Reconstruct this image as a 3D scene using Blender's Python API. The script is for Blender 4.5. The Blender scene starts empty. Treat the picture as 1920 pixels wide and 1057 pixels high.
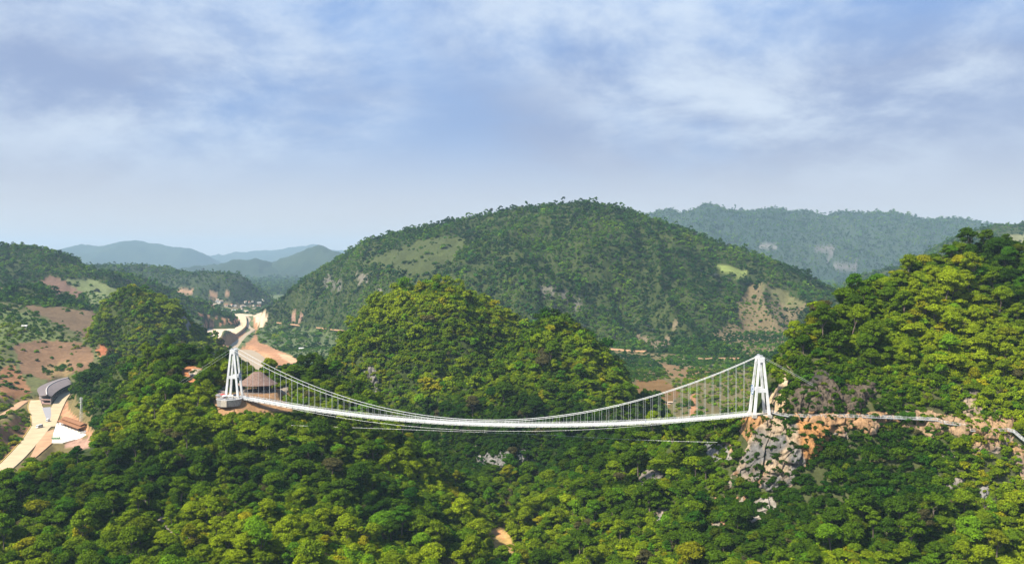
import bpy, bmesh, math, random
import numpy as np
from mathutils import Vector, Matrix

random.seed(7)
RNG = np.random.default_rng(7)
scene = bpy.context.scene
COL = scene.collection

# ------------------------------------------------------------------ camera
F = 1663.0                 # focal length in pixels of the 1920 px wide photograph
PITCH = math.atan(38.5 / F)
CZ = 250.0                 # camera height; the gorge floor lies about 170 m below the drone
cam_d = bpy.data.cameras.new('camera')
cam_d.sensor_width = 36.0
cam_d.lens = 36.0 * F / 1920.0
cam_d.clip_start = 1.0
cam_d.clip_end = 60000.0
cam = bpy.data.objects.new('camera', cam_d)
COL.objects.link(cam)
cam.location = (0, 0, CZ)
cam.rotation_euler = (math.pi / 2 - PITCH, 0, 0)
scene.camera = cam

# ------------------------------------------------------------------ world, sun, exposure
CLOUD_X, CLOUD_Y = 12.3, 3.3
SUN_EL, SUN_AZ = math.radians(49), math.radians(-122)   # azimuth from +Y towards +X: behind the drone, to its left
world = bpy.data.worlds.new('World')
scene.world = world
world.use_nodes = True
wt = world.node_tree
for n in list(wt.nodes):
    wt.nodes.remove(n)
def wn(t, **kw):
    n = wt.nodes.new(t)
    for k, v in kw.items():
        setattr(n, k, v)
    return n
def wl(a, b):
    wt.links.new(a, b)
w_out = wn('ShaderNodeOutputWorld')
w_bg = wn('ShaderNodeBackground')
w_bg.inputs['Strength'].default_value = 0.08
sky = wn('ShaderNodeTexSky', sky_type='NISHITA', sun_disc=False, sun_elevation=SUN_EL, sun_rotation=SUN_AZ,
         altitude=900.0, air_density=1.0, dust_density=0.8, ozone_density=1.5)
tc = wn('ShaderNodeTexCoord')
sep = wn('ShaderNodeSeparateXYZ')
wl(tc.outputs['Generated'], sep.inputs[0])
def wmath(op, a, b=None, c=None, clamp=False):
    n = wn('ShaderNodeMath', operation=op, use_clamp=clamp)
    for i, v in enumerate((a, b, c)):
        if v is None:
            continue
        if isinstance(v, (int, float)):
            n.inputs[i].default_value = v
        else:
            wl(v, n.inputs[i])
    return n.outputs[0]
def wramp(x, lo, hi):
    n = wn('ShaderNodeMapRange', interpolation_type='SMOOTHSTEP')
    wl(x, n.inputs['Value'])
    n.inputs['From Min'].default_value = lo
    n.inputs['From Max'].default_value = hi
    return n.outputs['Result']
zc = wmath('MAXIMUM', sep.outputs['Z'], 0.0)
den = wmath('ADD', zc, 0.34)
cx = wmath('DIVIDE', sep.outputs['X'], den)
cy = wmath('DIVIDE', sep.outputs['Y'], den)
comb = wn('ShaderNodeCombineXYZ')
wl(cx, comb.inputs[0]); wl(cy, comb.inputs[1])
def wnoise(scale, detail, rough, dist=0.0, off=(0, 0, 0), stretch=(1, 1, 1)):
    m = wn('ShaderNodeMapping')
    m.inputs['Location'].default_value = off
    m.inputs['Scale'].default_value = stretch
    wl(comb.outputs[0], m.inputs['Vector'])
    n = wn('ShaderNodeTexNoise', noise_dimensions='3D')
    n.inputs['Scale'].default_value = scale
    n.inputs['Detail'].default_value = detail
    n.inputs['Roughness'].default_value = rough
    n.inputs['Distortion'].default_value = dist
    wl(m.outputs[0], n.inputs['Vector'])
    return n.outputs['Fac']
def wmix(fac, a, b):
    n = wn('ShaderNodeMix', data_type='RGBA')
    if isinstance(fac, (int, float)):
        n.inputs[0].default_value = fac
    else:
        wl(fac, n.inputs[0])
    for v, s_ in ((a, n.inputs[6]), (b, n.inputs[7])):
        if isinstance(v, tuple):
            s_.default_value = v
        else:
            wl(v, s_)
    return n.outputs[2]
veil = wramp(wnoise(0.9, 5, 0.55, 0.2, (3.1, 1.7, 0)), 0.30, 0.62)          # broad thin stratus
zone = wramp(wnoise(0.75, 2, 0.5, 0.0, (CLOUD_X, CLOUD_Y, 0)), 0.42, 0.60)   # where the broken clouds gather
puff = wramp(wnoise(2.6, 10, 0.62, 0.2, (8.35, 4.9, 0)), 0.36, 0.66)
wisp = wramp(wnoise(3.0, 7, 0.55, 0.15, (2.2, 7.7, 0), (0.9, 1.1, 1)), 0.48, 0.80)
low = wramp(zc, 0.17, 0.01)                                                   # towards the horizon the layers stack up
blue = wmix(0.62, sky.outputs[0], (0.70, 1.9, 4.5, 1))
c1 = wmix(wmath('ADD', wmath('MULTIPLY', veil, 0.62), wmath('MULTIPLY', wramp(zc, 0.30, 0.17), 0.62), clamp=True), blue, (1.72, 2.22, 3.45, 1))
c2 = wmix(wmath('MULTIPLY', low, 0.96), c1, (3.95, 3.92, 3.92, 1))
c3 = wmix(wmath('MULTIPLY', wmath('MULTIPLY', wisp, wramp(zc, 0.02, 0.10)), 0.55), c2, (3.6, 4.05, 4.75, 1))
c4 = wmix(wmath('MULTIPLY', wmath('MULTIPLY', puff, zone), wmath('MULTIPLY', wramp(zc, 0.03, 0.17), 0.72)), c3, (4.35, 4.85, 5.4, 1))
wl(c4, w_bg.inputs['Color'])
wl(w_bg.outputs[0], w_out.inputs['Surface'])

sun_d = bpy.data.lights.new('sun', 'SUN')
sun_d.energy = 4.0
sun_d.angle = math.radians(4.0)
sun_d.color = (1.0, 0.93, 0.80)
sun = bpy.data.objects.new('sun', sun_d)
COL.objects.link(sun)
sdir = Vector((math.sin(SUN_AZ) * math.cos(SUN_EL), math.cos(SUN_AZ) * math.cos(SUN_EL), math.sin(SUN_EL)))
sun.rotation_euler = sdir.to_track_quat('Z', 'Y').to_euler()
sun.location = (0, 0, 900)

scene.view_settings.view_transform = 'Standard'
scene.view_settings.look = 'None'
scene.view_settings.exposure = 1.22
scene.view_settings.gamma = 1.0
scene.view_settings.use_curve_mapping = False
scene.render.engine = 'CYCLES'
scene.cycles.max_bounces = 5
scene.cycles.diffuse_bounces = 3
scene.cycles.glossy_bounces = 2
scene.cycles.transmission_bounces = 3
scene.cycles.transparent_max_bounces = 8
scene.cycles.volume_bounces = 0
scene.cycles.use_denoising = True

# ------------------------------------------------------------------ projection helpers (photo pixel <-> place)
CP, SP = math.cos(PITCH), math.sin(PITCH)
def P(px, py, Y):
    """point seen at photo pixel (px, py) standing Y metres in front of the drone"""
    dx = (px - 960.0) / F
    uy = (528.5 - py) / F
    dy = CP + uy * SP
    dz = -SP + uy * CP
    t = Y / dy
    return np.array((dx * t, Y, CZ + dz * t))
def project(x, y, z):
    zr = z - CZ
    f = y * CP - zr * SP
    u = y * SP + zr * CP
    return 960.0 + F * x / f, 528.5 - F * u / f

# ------------------------------------------------------------------ numpy noise
def _hash(ix, iy, iz, seed):
    h = (ix * 374761393 + iy * 668265263 + iz * 2147483647 + seed * 1274126177) & 0xFFFFFFFF
    h = ((h ^ (h >> 13)) * 1274126177) & 0xFFFFFFFF
    h = h ^ (h >> 16)
    return (h & 0xFFFF).astype(np.float64) / 65535.0
def vnoise2(x, y, seed=0):
    ix, iy = np.floor(x).astype(np.int64), np.floor(y).astype(np.int64)
    fx, fy = x - ix, y - iy
    fx, fy = fx * fx * (3 - 2 * fx), fy * fy * (3 - 2 * fy)
    a, b = _hash(ix, iy, 0, seed), _hash(ix + 1, iy, 0, seed)
    c, d = _hash(ix, iy + 1, 0, seed), _hash(ix + 1, iy + 1, 0, seed)
    return (a + (b - a) * fx) * (1 - fy) + (c + (d - c) * fx) * fy
def fbm2(x, y, octv=4, seed=0, gain=0.5):
    s, amp, tot = 0.0, 1.0, 0.0
    for k in range(octv):
        s = s + amp * vnoise2(x * 2 ** k + 17.3 * k, y * 2 ** k - 9.1 * k, seed + k)
        tot += amp
        amp *= gain
    return s / tot
def vnoise3(x, y, z, seed=0):
    ix, iy, iz = (np.floor(v).astype(np.int64) for v in (x, y, z))
    fx, fy, fz = x - ix, y - iy, z - iz
    fx, fy, fz = (v * v * (3 - 2 * v) for v in (fx, fy, fz))
    def q(k):
        a, b = _hash(ix, iy, iz + k, seed), _hash(ix + 1, iy, iz + k, seed)
        c, d = _hash(ix, iy + 1, iz + k, seed), _hash(ix + 1, iy + 1, iz + k, seed)
        return (a + (b - a) * fx) * (1 - fy) + (c + (d - c) * fx) * fy
    return q(0) * (1 - fz) + q(1) * fz
def fbm3(x, y, z, octv=4, seed=0, gain=0.5):
    s, amp, tot = 0.0, 1.0, 0.0
    for k in range(octv):
        s = s + amp * vnoise3(x * 2 ** k + 17.3 * k, y * 2 ** k - 9.1 * k, z * 2 ** k + 5.7 * k, seed + k)
        tot += amp
        amp *= gain
    return s / tot
def sstep(x, lo, hi):
    t = np.clip((x - lo) / (hi - lo), 0, 1)
    return t * t * (3 - 2 * t)
def in_poly(px, py, poly):
    px, py = np.asarray(px, float), np.asarray(py, float)
    r = np.zeros(px.shape, bool)
    n = len(poly)
    for i in range(n):
        x0, y0 = poly[i]
        x1, y1 = poly[(i + 1) % n]
        if y0 == y1:
            continue
        c = ((y0 > py) != (y1 > py)) & (px < (x1 - x0) * (py - y0) / (y1 - y0) + x0)
        r ^= c
    return r

# ------------------------------------------------------------------ terrain: near ground through measured points
# (px, py, Y): ground seen at that photo pixel; ('h', px, z relative to the drone, Y): ground hidden in the photo
NEAR = [
    # nearest slopes under the frame
    ('h', -150, -150, 300), ('h', 300, -150, 300), ('h', 700, -175, 330), ('h', 1000, -185, 330), ('h', 1300, -165, 310), ('h', 1700, -150, 300), ('h', 2100, -150, 300),
    ('h', -150, -160, 160), ('h', 900, -190, 160), ('h', 2100, -160, 160),
    # left forest front
    (-120, 1057, 430), (0, 1057, 425), (120, 1057, 410), (250, 1057, 400), (400, 1057, 395), (520, 1057, 400), (650, 1057, 415), (780, 1057, 440), (880, 1057, 470),
    (-120, 960, 490), (0, 970, 475), (120, 950, 465), (250, 940, 460), (400, 930, 462), (520, 920, 468), (650, 920, 475), (780, 950, 492), (860, 985, 515),
    (-120, 920, 520), (0, 912, 515), (60, 878, 515), (130, 850, 515), (210, 830, 525), (300, 830, 520), (400, 820, 520), (500, 830, 515), (600, 830, 520), (700, 850, 520), (770, 880, 525), (830, 930, 530),
    # left ridge, tower hill
    (250, 760, 570), (330, 740, 570), (400, 760, 550), (445, 748, 553), (490, 765, 548), (540, 782, 545), (600, 795, 540), (680, 810, 538),
    (196, 752, 760), (250, 700, 690), (330, 690, 630), (400, 700, 620), (445, 738, 578), (490, 740, 580), (540, 752, 585), (600, 750, 590), (660, 770, 575), (730, 820, 555),
    (160, 716, 900), (136, 735, 930), (175, 775, 800), (225, 668, 790), (300, 655, 690), (370, 675, 670), (430, 700, 640), (480, 720, 615), (540, 706, 640), (590, 700, 650), (640, 714, 640), (690, 740, 625), (735, 775, 610),
    # behind the tower hill
    ('h', 170, -125, 1000), ('h', 230, -115, 920), ('h', 330, -130, 800), ('h', 430, -140, 780), ('h', 530, -145, 780), ('h', 620, -150, 770), ('h', 700, -165, 720),
    # dip, road and parking at far left
    ('h', -120, -165, 570), ('h', 0, -163, 575), ('h', 70, -157, 590), ('h', 130, -157, 610),
    ('h', -120, -152, 650), (0, 885, 635), (40, 848, 700), (75, 815, 770), (85, 795, 815), (110, 800, 800), (160, 812, 780), (100, 825, 750), (110, 760, 930), (62, 752, 950), (80, 778, 870), (125, 740, 1000),
    ('h', 205, -140, 690), ('h', 150, -157, 640), ('h', 175, -155, 700), ('h', 190, -150, 720), (150, 778, 830), ('h', 100, -158, 680), ('h', 130, -157, 700), ('h', 230, -125, 640),
    # left bank and fields
    (20, 840, 665), (0, 800, 740), (30, 770, 810), (0, 775, 800), (-120, 800, 740), (-120, 700, 1040), (0, 720, 980), (40, 732, 1040), (0, 640, 1180), (60, 690, 1130), (110, 690, 1150), (160, 680, 1130), (60, 640, 1230),
    (100, 650, 1230), (160, 650, 1220), (0, 585, 1350), (60, 600, 1350), (120, 612, 1360), (180, 640, 1260), (-120, 580, 1400), (200, 600, 1480), (150, 575, 1520), (100, 590, 1450),
    (190, 660, 1160), (0, 545, 1750), (100, 548, 1850), (200, 560, 1850), (290, 560, 2000), (260, 575, 1800),
    ('h', -120, -60, 2300), ('h', 0, -75, 2500), ('h', 200, -120, 2600),
    # valley floor on the left
    ('h', 400, -175, 1000), ('h', 380, -182, 1300), ('h', 480, -184, 1500), ('h', 440, -185, 1800), ('h', 520, -184, 1900), ('h', 600, -180, 1500), ('h', 400, -183, 2300), ('h', 500, -183, 2300),
    ('h', 430, -182, 3000), ('h', 480, -182, 3000), ('h', 350, -180, 3400), ('h', 450, -180, 4200), ('h', 540, -178, 3600), ('h', 560, -175, 1750), ('h', 640, -172, 1750), ('h', 640, -178, 2150), ('h', 560, -181, 2250), ('h', 560, -180, 1250), ('h', 640, -172, 1100),
    ('h', 300, -160, 1600), ('h', 320, -170, 2200),
    # gorge
    (950, 1030, 525), (960, 985, 560), (930, 900, 625), (1010, 940, 590), (850, 960, 560), ('h', 780, -178, 640), ('h', 900, -172, 660), ('h', 1000, -172, 640), (980, 1057, 492), (1060, 1057, 465),
    (1030, 880, 612), (1090, 850, 600), (1000, 870, 650),
    # right spur and slope below the tower
    (1150, 1057, 440), (1250, 1057, 422), (1350, 1057, 405), (1450, 1057, 390), (1560, 1057, 378), (1700, 1057, 370), (1850, 1057, 372), (2050, 1057, 375),
    (1150, 960, 482), (1250, 955, 462), (1350, 960, 435), (1450, 965, 415), (1560, 960, 408), (1700, 960, 402), (1850, 960, 405), (2050, 960, 410),
    (1120, 880, 530), (1200, 880, 508), (1280, 870, 488), (1350, 870, 466), (1400, 900, 442), (1460, 918, 426), (1560, 890, 424), (1700, 880, 424), (1850, 880, 420), (2050, 880, 420),
    (1120, 838, 560), (1200, 826, 530), (1270, 812, 505), (1340, 802, 485), (1385, 795, 468), (1380, 830, 462), (1420, 800, 452), (1470, 850, 436), (1560, 830, 434), (1700, 820, 434), (1850, 830, 426), (2050, 835, 424),
    (1420, 776, 456), (1470, 778, 448), (1560, 786, 441), (1640, 787, 440), (1700, 788, 440), (1760, 795, 437), (1820, 808, 432), (1900, 812, 428), (2050, 830, 426),
    (1440, 740, 464), (1500, 740, 452), (1560, 745, 449), (1700, 745, 450), (1850, 755, 444), (2050, 770, 440),
    (1455, 690, 474), (1500, 680, 470), (1560, 680, 468), (1700, 670, 474), (1850, 670, 476), (2050, 670, 475),
    (1470, 648, 482), (1530, 590, 500), (1600, 560, 512), (1600, 620, 492), (1700, 590, 502), (1850, 590, 506), (2050, 590, 500),
    (1650, 540, 522), (1700, 520, 528), (1750, 503, 532), (1800, 492, 535), (1850, 486, 536), (1900, 484, 538), (2050, 480, 540),
    ('h', 1480, -90, 530), ('h', 1560, -75, 580), ('h', 1650, -55, 610), ('h', 1800, -30, 620), ('h', 2050, -20, 630),
    ('h', 1440, -110, 510), ('h', 1340, -120, 540), ('h', 1250, -140, 590), ('h', 1500, -130, 640), ('h', 1700, -110, 760), ('h', 2050, -90, 800),
    # valley on the right: orchards
    ('h', 1180, -160, 760), ('h', 1280, -155, 720), (1200, 735, 1080), (1300, 745, 1030), (1400, 740, 1040), (1200, 690, 1330), (1300, 690, 1330), (1400, 690, 1340), (1180, 662, 1560), (1300, 668, 1480), (1420, 668, 1480),
    ('h', 1520, -150, 1000), ('h', 1520, -140, 1450), ('h', 1700, -130, 1300), ('h', 2050, -120, 1300), ('h', 1100, -165, 1000), ('h', 1000, -170, 1100), ('h', 850, -172, 1100),
    ('h', 900, -165, 1500), ('h', 750, -168, 1300), ('h', 1300, -150, 1800), ('h', 1550, -130, 2000), ('h', 1700, -120, 2500), ('h', 2050, -110, 2500), ('h', 900, -150, 2600),
    ('h', 960, -150, 4500), ('h', 1600, -150, 4800), ('h', 2050, -130, 4800), ('h', -120, -120, 4800), ('h', 200, -160, 4800), ('h', 960, -150, 9000), ('h', 2050, -150, 9000), ('h', -120, -150, 9000), ('h', 400, -150, 9000),
    ('h', 960, -150, 20000), ('h', 2050, -150, 20000), ('h', -120, -150, 20000),
]
pts = []
for q in NEAR:
    if q[0] == 'h':
        p = P(q[1], 490, q[3]); p[2] = CZ + q[2]
    else:
        p = P(*q)
    pts.append(p)
pts = np.array(pts)
ca, cv, cz_ = pts[:, 0] / pts[:, 1], np.log(pts[:, 1]), pts[:, 2]
def _kern(r):
    return r
K = _kern(np.hypot(ca[:, None] - ca[None], cv[:, None] - cv[None])) 
K[np.diag_indices(len(ca))] += -0.004
A = np.block([[K, np.c_[np.ones(len(ca)), ca, cv]], [np.c_[np.ones(len(ca)), ca, cv].T, np.zeros((3, 3))]])
wts = np.linalg.solve(A, np.r_[cz_, 0, 0, 0])

A_MAX = 0.70
NA = 620
GA = np.linspace(-A_MAX, A_MAX, NA)
def _geo(y0, y1, r):
    n = int(math.ceil(math.log(y1 / y0) / math.log(r)))
    return list(np.exp(np.linspace(math.log(y0), math.log(y1), n + 1))[:-1])
GY = np.array(_geo(170, 330, 1.012) + _geo(330, 700, 1.0032) + _geo(700, 2600, 1.0065) + _geo(2600, 4300, 1.006) + _geo(4300, 21000, 1.014) + [21000.0])
NY = len(GY)
AA, YY = np.meshgrid(GA, GY)           # rows: distance, columns: bearing
VV = np.log(YY)
H = np.zeros_like(AA)
for i in range(len(ca)):
    H += wts[i] * _kern(np.hypot(AA - ca[i], VV - cv[i]))
H += wts[-3] + wts[-2] * AA + wts[-1] * VV
XX = AA * YY
H_base = H.copy()

# ------------------------------------------------------------------ hills: ridge lines with their own slopes
def polyline_near(X, Y, pts):
    best = np.full(X.shape, 1e18); S = np.zeros(X.shape)
    for i in range(len(pts) - 1):
        x0, y0 = pts[i][:2]; x1, y1 = pts[i + 1][:2]
        dx, dy = x1 - x0, y1 - y0
        t = np.clip(((X - x0) * dx + (Y - y0) * dy) / (dx * dx + dy * dy), 0, 1)
        d = (X - x0 - t * dx) ** 2 + (Y - y0 - t * dy) ** 2
        m = d < best
        best[m] = d[m]; S[m] = (i + t)[m]
    return np.sqrt(best), S
HILLS = [  # name, ridge [(px, py, Y, width)], foot level, exponent, canopy height taken off, roughness (amplitude, wavelength)
    ('middle_hill', [(600, 700, 850, 60), (640, 662, 855, 90), (690, 600, 870, 150), (730, 553, 885, 200), (775, 532, 895, 235), (812, 522, 900, 250), (850, 536, 900, 245), (880, 549, 900, 235), (930, 572, 890, 225), (970, 604, 885, 190), (1010, 640, 880, 150), (1050, 690, 880, 100)], -172, 1.75, 5, (11, 60)),
    ('front_hill', [(955, 650, 800, 80), (985, 598, 792, 130), (1010, 578, 785, 165), (1032, 573, 782, 175), (1062, 590, 782, 165), (1100, 640, 790, 130), (1135, 690, 800, 100), (1175, 730, 805, 70), (1215, 757, 810, 45)], -172, 1.75, 5, (8, 50)),
    ('big_hill', [(516, 582, 2480, 30), (540, 542, 2500, 110), (580, 517, 2520, 170), (610, 493, 2540, 230), (640, 475, 2540, 290), (690, 453, 2520, 370), (760, 430, 2480, 470), (830, 414, 2430, 540), (910, 400, 2380, 600), (960, 388, 2350, 620), (1040, 382, 2300, 640), (1090, 374, 2270, 640),
        (1150, 382, 2250, 640), (1200, 400, 2230, 620), (1250, 414, 2200, 600), (1300, 430, 2180, 580), (1350, 455, 2150, 540), (1400, 468, 2120, 500), (1470, 494, 2080, 430), (1530, 524, 2040, 360), (1570, 552, 2000, 280), (1640, 590, 1960, 200)], -185, 1.35, 6, (34, 230)),
    ('left_dome', [(212, 600, 1260, 45), (218, 552, 1270, 75), (232, 537, 1280, 120), (262, 540, 1280, 135), (300, 552, 1280, 135), (328, 568, 1280, 125), (350, 595, 1280, 95), (368, 640, 1280, 60)], -170, 2.0, 5, (6, 50)),
    ('left_near_ridge', [(-140, 545, 1640, 160), (-40, 540, 1640, 160), (0, 534, 1640, 160), (45, 532, 1640, 150), (85, 550, 1620, 120), (130, 576, 1590, 90)], -110, 1.3, 4, (6, 60)),
    ('left_hill', [(-200, 456, 2300, 500), (-40, 458, 2300, 500), (0, 460, 2300, 480), (30, 458, 2300, 470), (75, 461, 2300, 450), (95, 470, 2280, 420), (120, 483, 2250, 400), (160, 500, 2250, 340), (200, 508, 2300, 300), (250, 514, 2400, 260), (290, 530, 2400, 200), (320, 550, 2400, 150)], -150, 1.25, 5, (12, 150)),
    ('plateau_hill', [(190, 498, 3700, 420), (270, 497, 3700, 420), (330, 511, 3650, 380), (380, 510, 3600, 320), (450, 513, 3550, 260), (468, 527, 3550, 160), (480, 555, 3550, 80)], -182, 2.2, 3, (8, 160)),
    ('far_knoll', [(380, 500, 8281, 781), (440, 488, 8437, 937), (482, 484, 8593, 1015), (512, 497, 8593, 937), (560, 510, 8593, 781)], -170, 1.5, 0, (18, 300)),
    ('far_peak', [(500, 508, 8248, 877), (540, 487, 8424, 1053), (572, 473, 8599, 1228), (603, 458, 8775, 1316), (628, 472, 8775, 1228), (690, 486, 8775, 1053), (780, 490, 8775, 1053)], -175, 1.15, 0, (20, 280)),
    ('far_range_left', [(20, 484, 14560, 2288), (110, 470, 14560, 2288), (132, 463, 14560, 2288), (172, 460, 14560, 2288), (205, 460, 14560, 2288), (240, 452, 14560, 2288), (290, 458, 14560, 2288), (350, 462, 14560, 2080), (385, 478, 14560, 1872), (412, 494, 14560, 1456), (450, 506, 14560, 1040)], -170, 1.2, 0, (24, 420)),
    ('far_range_back', [(250, 486, 19837, 2587), (390, 476, 19837, 2760), (480, 468, 19837, 2760), (540, 465, 19837, 2760), (585, 461, 19837, 2760), (700, 470, 19837, 2760), (900, 476, 19837, 2760)], -170, 1.2, 0, (26, 600)),
    ('right_range', [(1120, 420, 7256, 1462), (1215, 402, 7256, 1462), (1255, 388, 7256, 1462), (1285, 405, 7256, 1462), (1330, 380, 7087, 1462), (1365, 393, 7087, 1462), (1400, 393, 7087, 1462), (1450, 391, 7087, 1462), (1480, 396, 7087, 1462), (1512, 393, 7087, 1462), (1545, 406, 7087, 1462),
        (1578, 393, 7087, 1462), (1596, 403, 7087, 1462), (1612, 394, 7087, 1462), (1628, 403, 7087, 1462), (1640, 392, 7087, 1462), (1658, 403, 7087, 1462), (1674, 391, 7087, 1462), (1692, 405, 7087, 1462), (1735, 411, 7087, 1462), (1790, 407, 7087, 1381), (1825, 418, 7087, 1381), (1900, 424, 7087, 1381), (2080, 420, 7087, 1381)], -160, 1.3, 2, (20, 260)),
    ('right_back_hill', [(1700, 500, 2900, 250), (1745, 478, 2900, 350), (1775, 458, 2900, 420), (1820, 434, 2950, 480), (1870, 420, 3000, 520), (1920, 419, 3000, 520), (2080, 415, 3000, 520)], -150, 1.4, 4, (14, 200)),
]
OWN = np.zeros(H.shape, np.int32)
for k, (name, ridge, foot, expo, can, (ra, rw)) in enumerate(HILLS):
    rp = np.array([list(P(a, b, c)) + [d] for a, b, c, d in ridge])
    r_y0, r_y1 = rp[:, 1].min() - rp[:, 3].max(), rp[:, 1].max() + rp[:, 3].max()
    rows = np.where((GY > r_y0 - 60) & (GY < r_y1 + 60))[0]
    sl = slice(rows[0], rows[-1] + 1)
    X_, Y_ = XX[sl], YY[sl]
    wob = rw * 0.9
    wx = (fbm2(X_ / wob, Y_ / wob, 3, 40 + k) - 0.5) * rw * 0.5
    wy = (fbm2(X_ / wob + 31, Y_ / wob, 3, 50 + k) - 0.5) * rw * 0.5
    d0, S0 = polyline_near(X_, Y_, rp)
    wm = np.interp(S0, np.arange(len(rp)), rp[:, 3])
    near_r = sstep(d0, 0.02 * wm, 0.25 * wm)
    d1, S1 = polyline_near(X_ + wx * near_r, Y_ + wy * near_r, rp)
    num_z = np.zeros(X_.shape); num_w = np.zeros(X_.shape); den_ = np.full(X_.shape, 1e-12)
    sg2 = 2 * (0.06 * rw + 0.30 * d0) ** 2
    for q in np.linspace(0, len(rp) - 1, (len(rp) - 1) * 3 + 1):
        xr, yr, zr, w_ = (np.interp(q, np.arange(len(rp)), rp[:, j]) for j in range(4))
        g = np.exp(-np.clip(((X_ - xr) ** 2 + (Y_ - yr) ** 2 - d0 ** 2) / sg2, 0, 60)) + 1e-12
        num_z += g * zr; num_w += g * w_; den_ += g
    zr, w_ = num_z / den_ - can, num_w / den_
    t = d1 / w_
    shape = np.where(t > 1, -(t - 1) * 1.5, 1 - np.power(np.clip(t, 0, 1), expo))
    hz = (CZ + foot) + (zr - (CZ + foot)) * shape
    nb = (fbm2(X_ / rw, Y_ / rw, 5, 90 + k, 0.52) - 0.5) * 2
    nb = nb + .55 - 2.0 * np.abs(fbm2((X_ + wx * 1.5) / (rw * .55) + 7, Y_ / (rw * 2.6), 3, 190 + k, .45) - .5) * 2
    hz = hz + ra * nb * sstep(t, 0.03, 0.3)
    if can <= 2:
        far_y = rp[:, 1].mean()
        hz = hz + (fbm2(X_ / (far_y * .022), Y_ / (far_y * .3), 4, 130 + k, .6) - .5) * far_y * (.009 if can == 0 else .004)
    kk = 6.0 + rw * 0.06
    hh = H[sl]
    m = np.clip(0.5 + 0.5 * (hz - hh) / kk, 0, 1)
    OWN[sl] = np.where(hz > hh, k + 1, OWN[sl])
    H[sl] = hh * (1 - m) + hz * m + kk * m * (1 - m) * 0.5
# gully between the twin peaks
for (ga, gb, dep, hwid) in ((P(968, 600, 850), P(945, 690, 770), 16, 34), (P(945, 690, 770), P(925, 780, 690), 9, 34), (P(770, 560, 880), P(700, 660, 800), 7, 26)):
    ddx, ddy = gb[0] - ga[0], gb[1] - ga[1]
    tt_ = np.clip(((XX - ga[0]) * ddx + (YY - ga[1]) * ddy) / (ddx * ddx + ddy * ddy), 0, 1)
    dd_ = np.hypot(XX - ga[0] - tt_ * ddx, YY - ga[1] - tt_ * ddy)
    H -= dep * np.exp(-(dd_ / hwid) ** 2) * ((OWN == 1) | (OWN == 2))
# general roughness of the near ground
rough = (fbm2(XX / 38, YY / 38, 4, 3) - 0.5) * 7.0 + (fbm2(XX / 11, YY / 11, 3, 5) - 0.5) * 1.8
rough *= np.where(OWN == 0, 1, 0.4) * sstep(YY, 300, 420) * (1 - 0.6 * sstep(YY, 700, 1000))
H += rough
# ------------------------------------------------------------------ levelled ground, zones of soil and growth
def Ppl(px, py, zrel):
    dx = (px - 960.0) / F; uy = (528.5 - py) / F
    dy = CP + uy * SP; dz = -SP + uy * CP
    t = zrel / dz
    return np.array((dx * t, dy * t, CZ + zrel))
def blur(m, n):
    for _ in range(n):
        m = (m + np.roll(m, 1, 0) + np.roll(m, -1, 0)) / 3
        m = (m + np.roll(m, 1, 1) + np.roll(m, -1, 1)) / 3
    return m
def seg_dist(X, Y, a, b):
    dx, dy = b[0] - a[0], b[1] - a[1]
    t = np.clip(((X - a[0]) * dx + (Y - a[1]) * dy) / (dx * dx + dy * dy), 0, 1)
    return np.hypot(X - a[0] - t * dx, Y - a[1] - t * dy), t
def flatten_poly(plan, z, nb=2, lift=-0.6):
    global H
    m = in_poly(XX, YY, plan).astype(float)
    m = np.maximum(m, sstep(blur(m, nb), 0.0, 0.5))
    H = H * (1 - m) + (z + lift) * m
def flatten_path(p3, half, soft):
    global H
    P3 = np.array(p3)
    rows = (GY > P3[:, 1].min() - half - soft) & (GY < P3[:, 1].max() + half + soft)
    X_, Y_, H_ = XX[rows], YY[rows], H[rows]
    best = np.full(X_.shape, 1e9); zz = np.zeros(X_.shape)
    for a, b in zip(P3[:-1], P3[1:]):
        d, t = seg_dist(X_, Y_, a, b)
        m = d < best
        best[m] = d[m]; zz[m] = (a[2] + (b[2] - a[2]) * t)[m]
    m = 1 - sstep(best, half, half + soft)
    H[rows] = H_ * (1 - m) + (zz - 0.6) * m

ROAD_Z = -151.0
ROAD_MAIN = [Ppl(a, b, ROAD_Z) for a, b in ((-60, 930), (-20, 898), (20, 866), (52, 832), (72, 806), (80, 793), (74, 776), (66, 762), (68, 750))]
ROAD_SIDE = [Ppl(a, b, ROAD_Z) for a, b in ((88, 800), (97, 783), (106, 765), (114, 750), (121, 740), (124, 735))]
ROAD_DIRT = [Ppl(a, b, ROAD_Z) for a, b in ((66, 752), (46, 752), (22, 768), (-10, 788), (-60, 820))]
PAD = [Ppl(a, b, ROAD_Z) for a, b in ((106, 794), (113, 792), (140, 803), (158, 812), (173, 822), (140, 824), (118, 830), (97, 830), (100, 812))]
ISLAND = [Ppl(a, b, ROAD_Z) for a, b in ((79, 812), (101, 804), (98, 830), (66, 858), (56, 858))]
TERMINAL = [Ppl(a, b, ROAD_Z) for a, b in ((72, 752), (82, 764), (92, 762), (101, 748), (116, 735), (128, 728), (124, 718), (92, 728))]
for rd, hw in ((ROAD_MAIN, 7.5), (ROAD_SIDE, 5.5), (ROAD_DIRT, 4.0)):
    flatten_path(rd, hw + 3, 14)
for pl in (PAD, ISLAND, TERMINAL):
    flatten_poly([(p[0], p[1]) for p in pl], CZ + ROAD_Z, 5)
POND_Z = -184.5
POND = [Ppl(a, b, POND_Z) for a, b in ((442, 657), (455, 655), (472, 656), (484, 661), (494, 668), (501, 676), (499, 688), (493, 702), (480, 712), (455, 712), (440, 690))]
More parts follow.
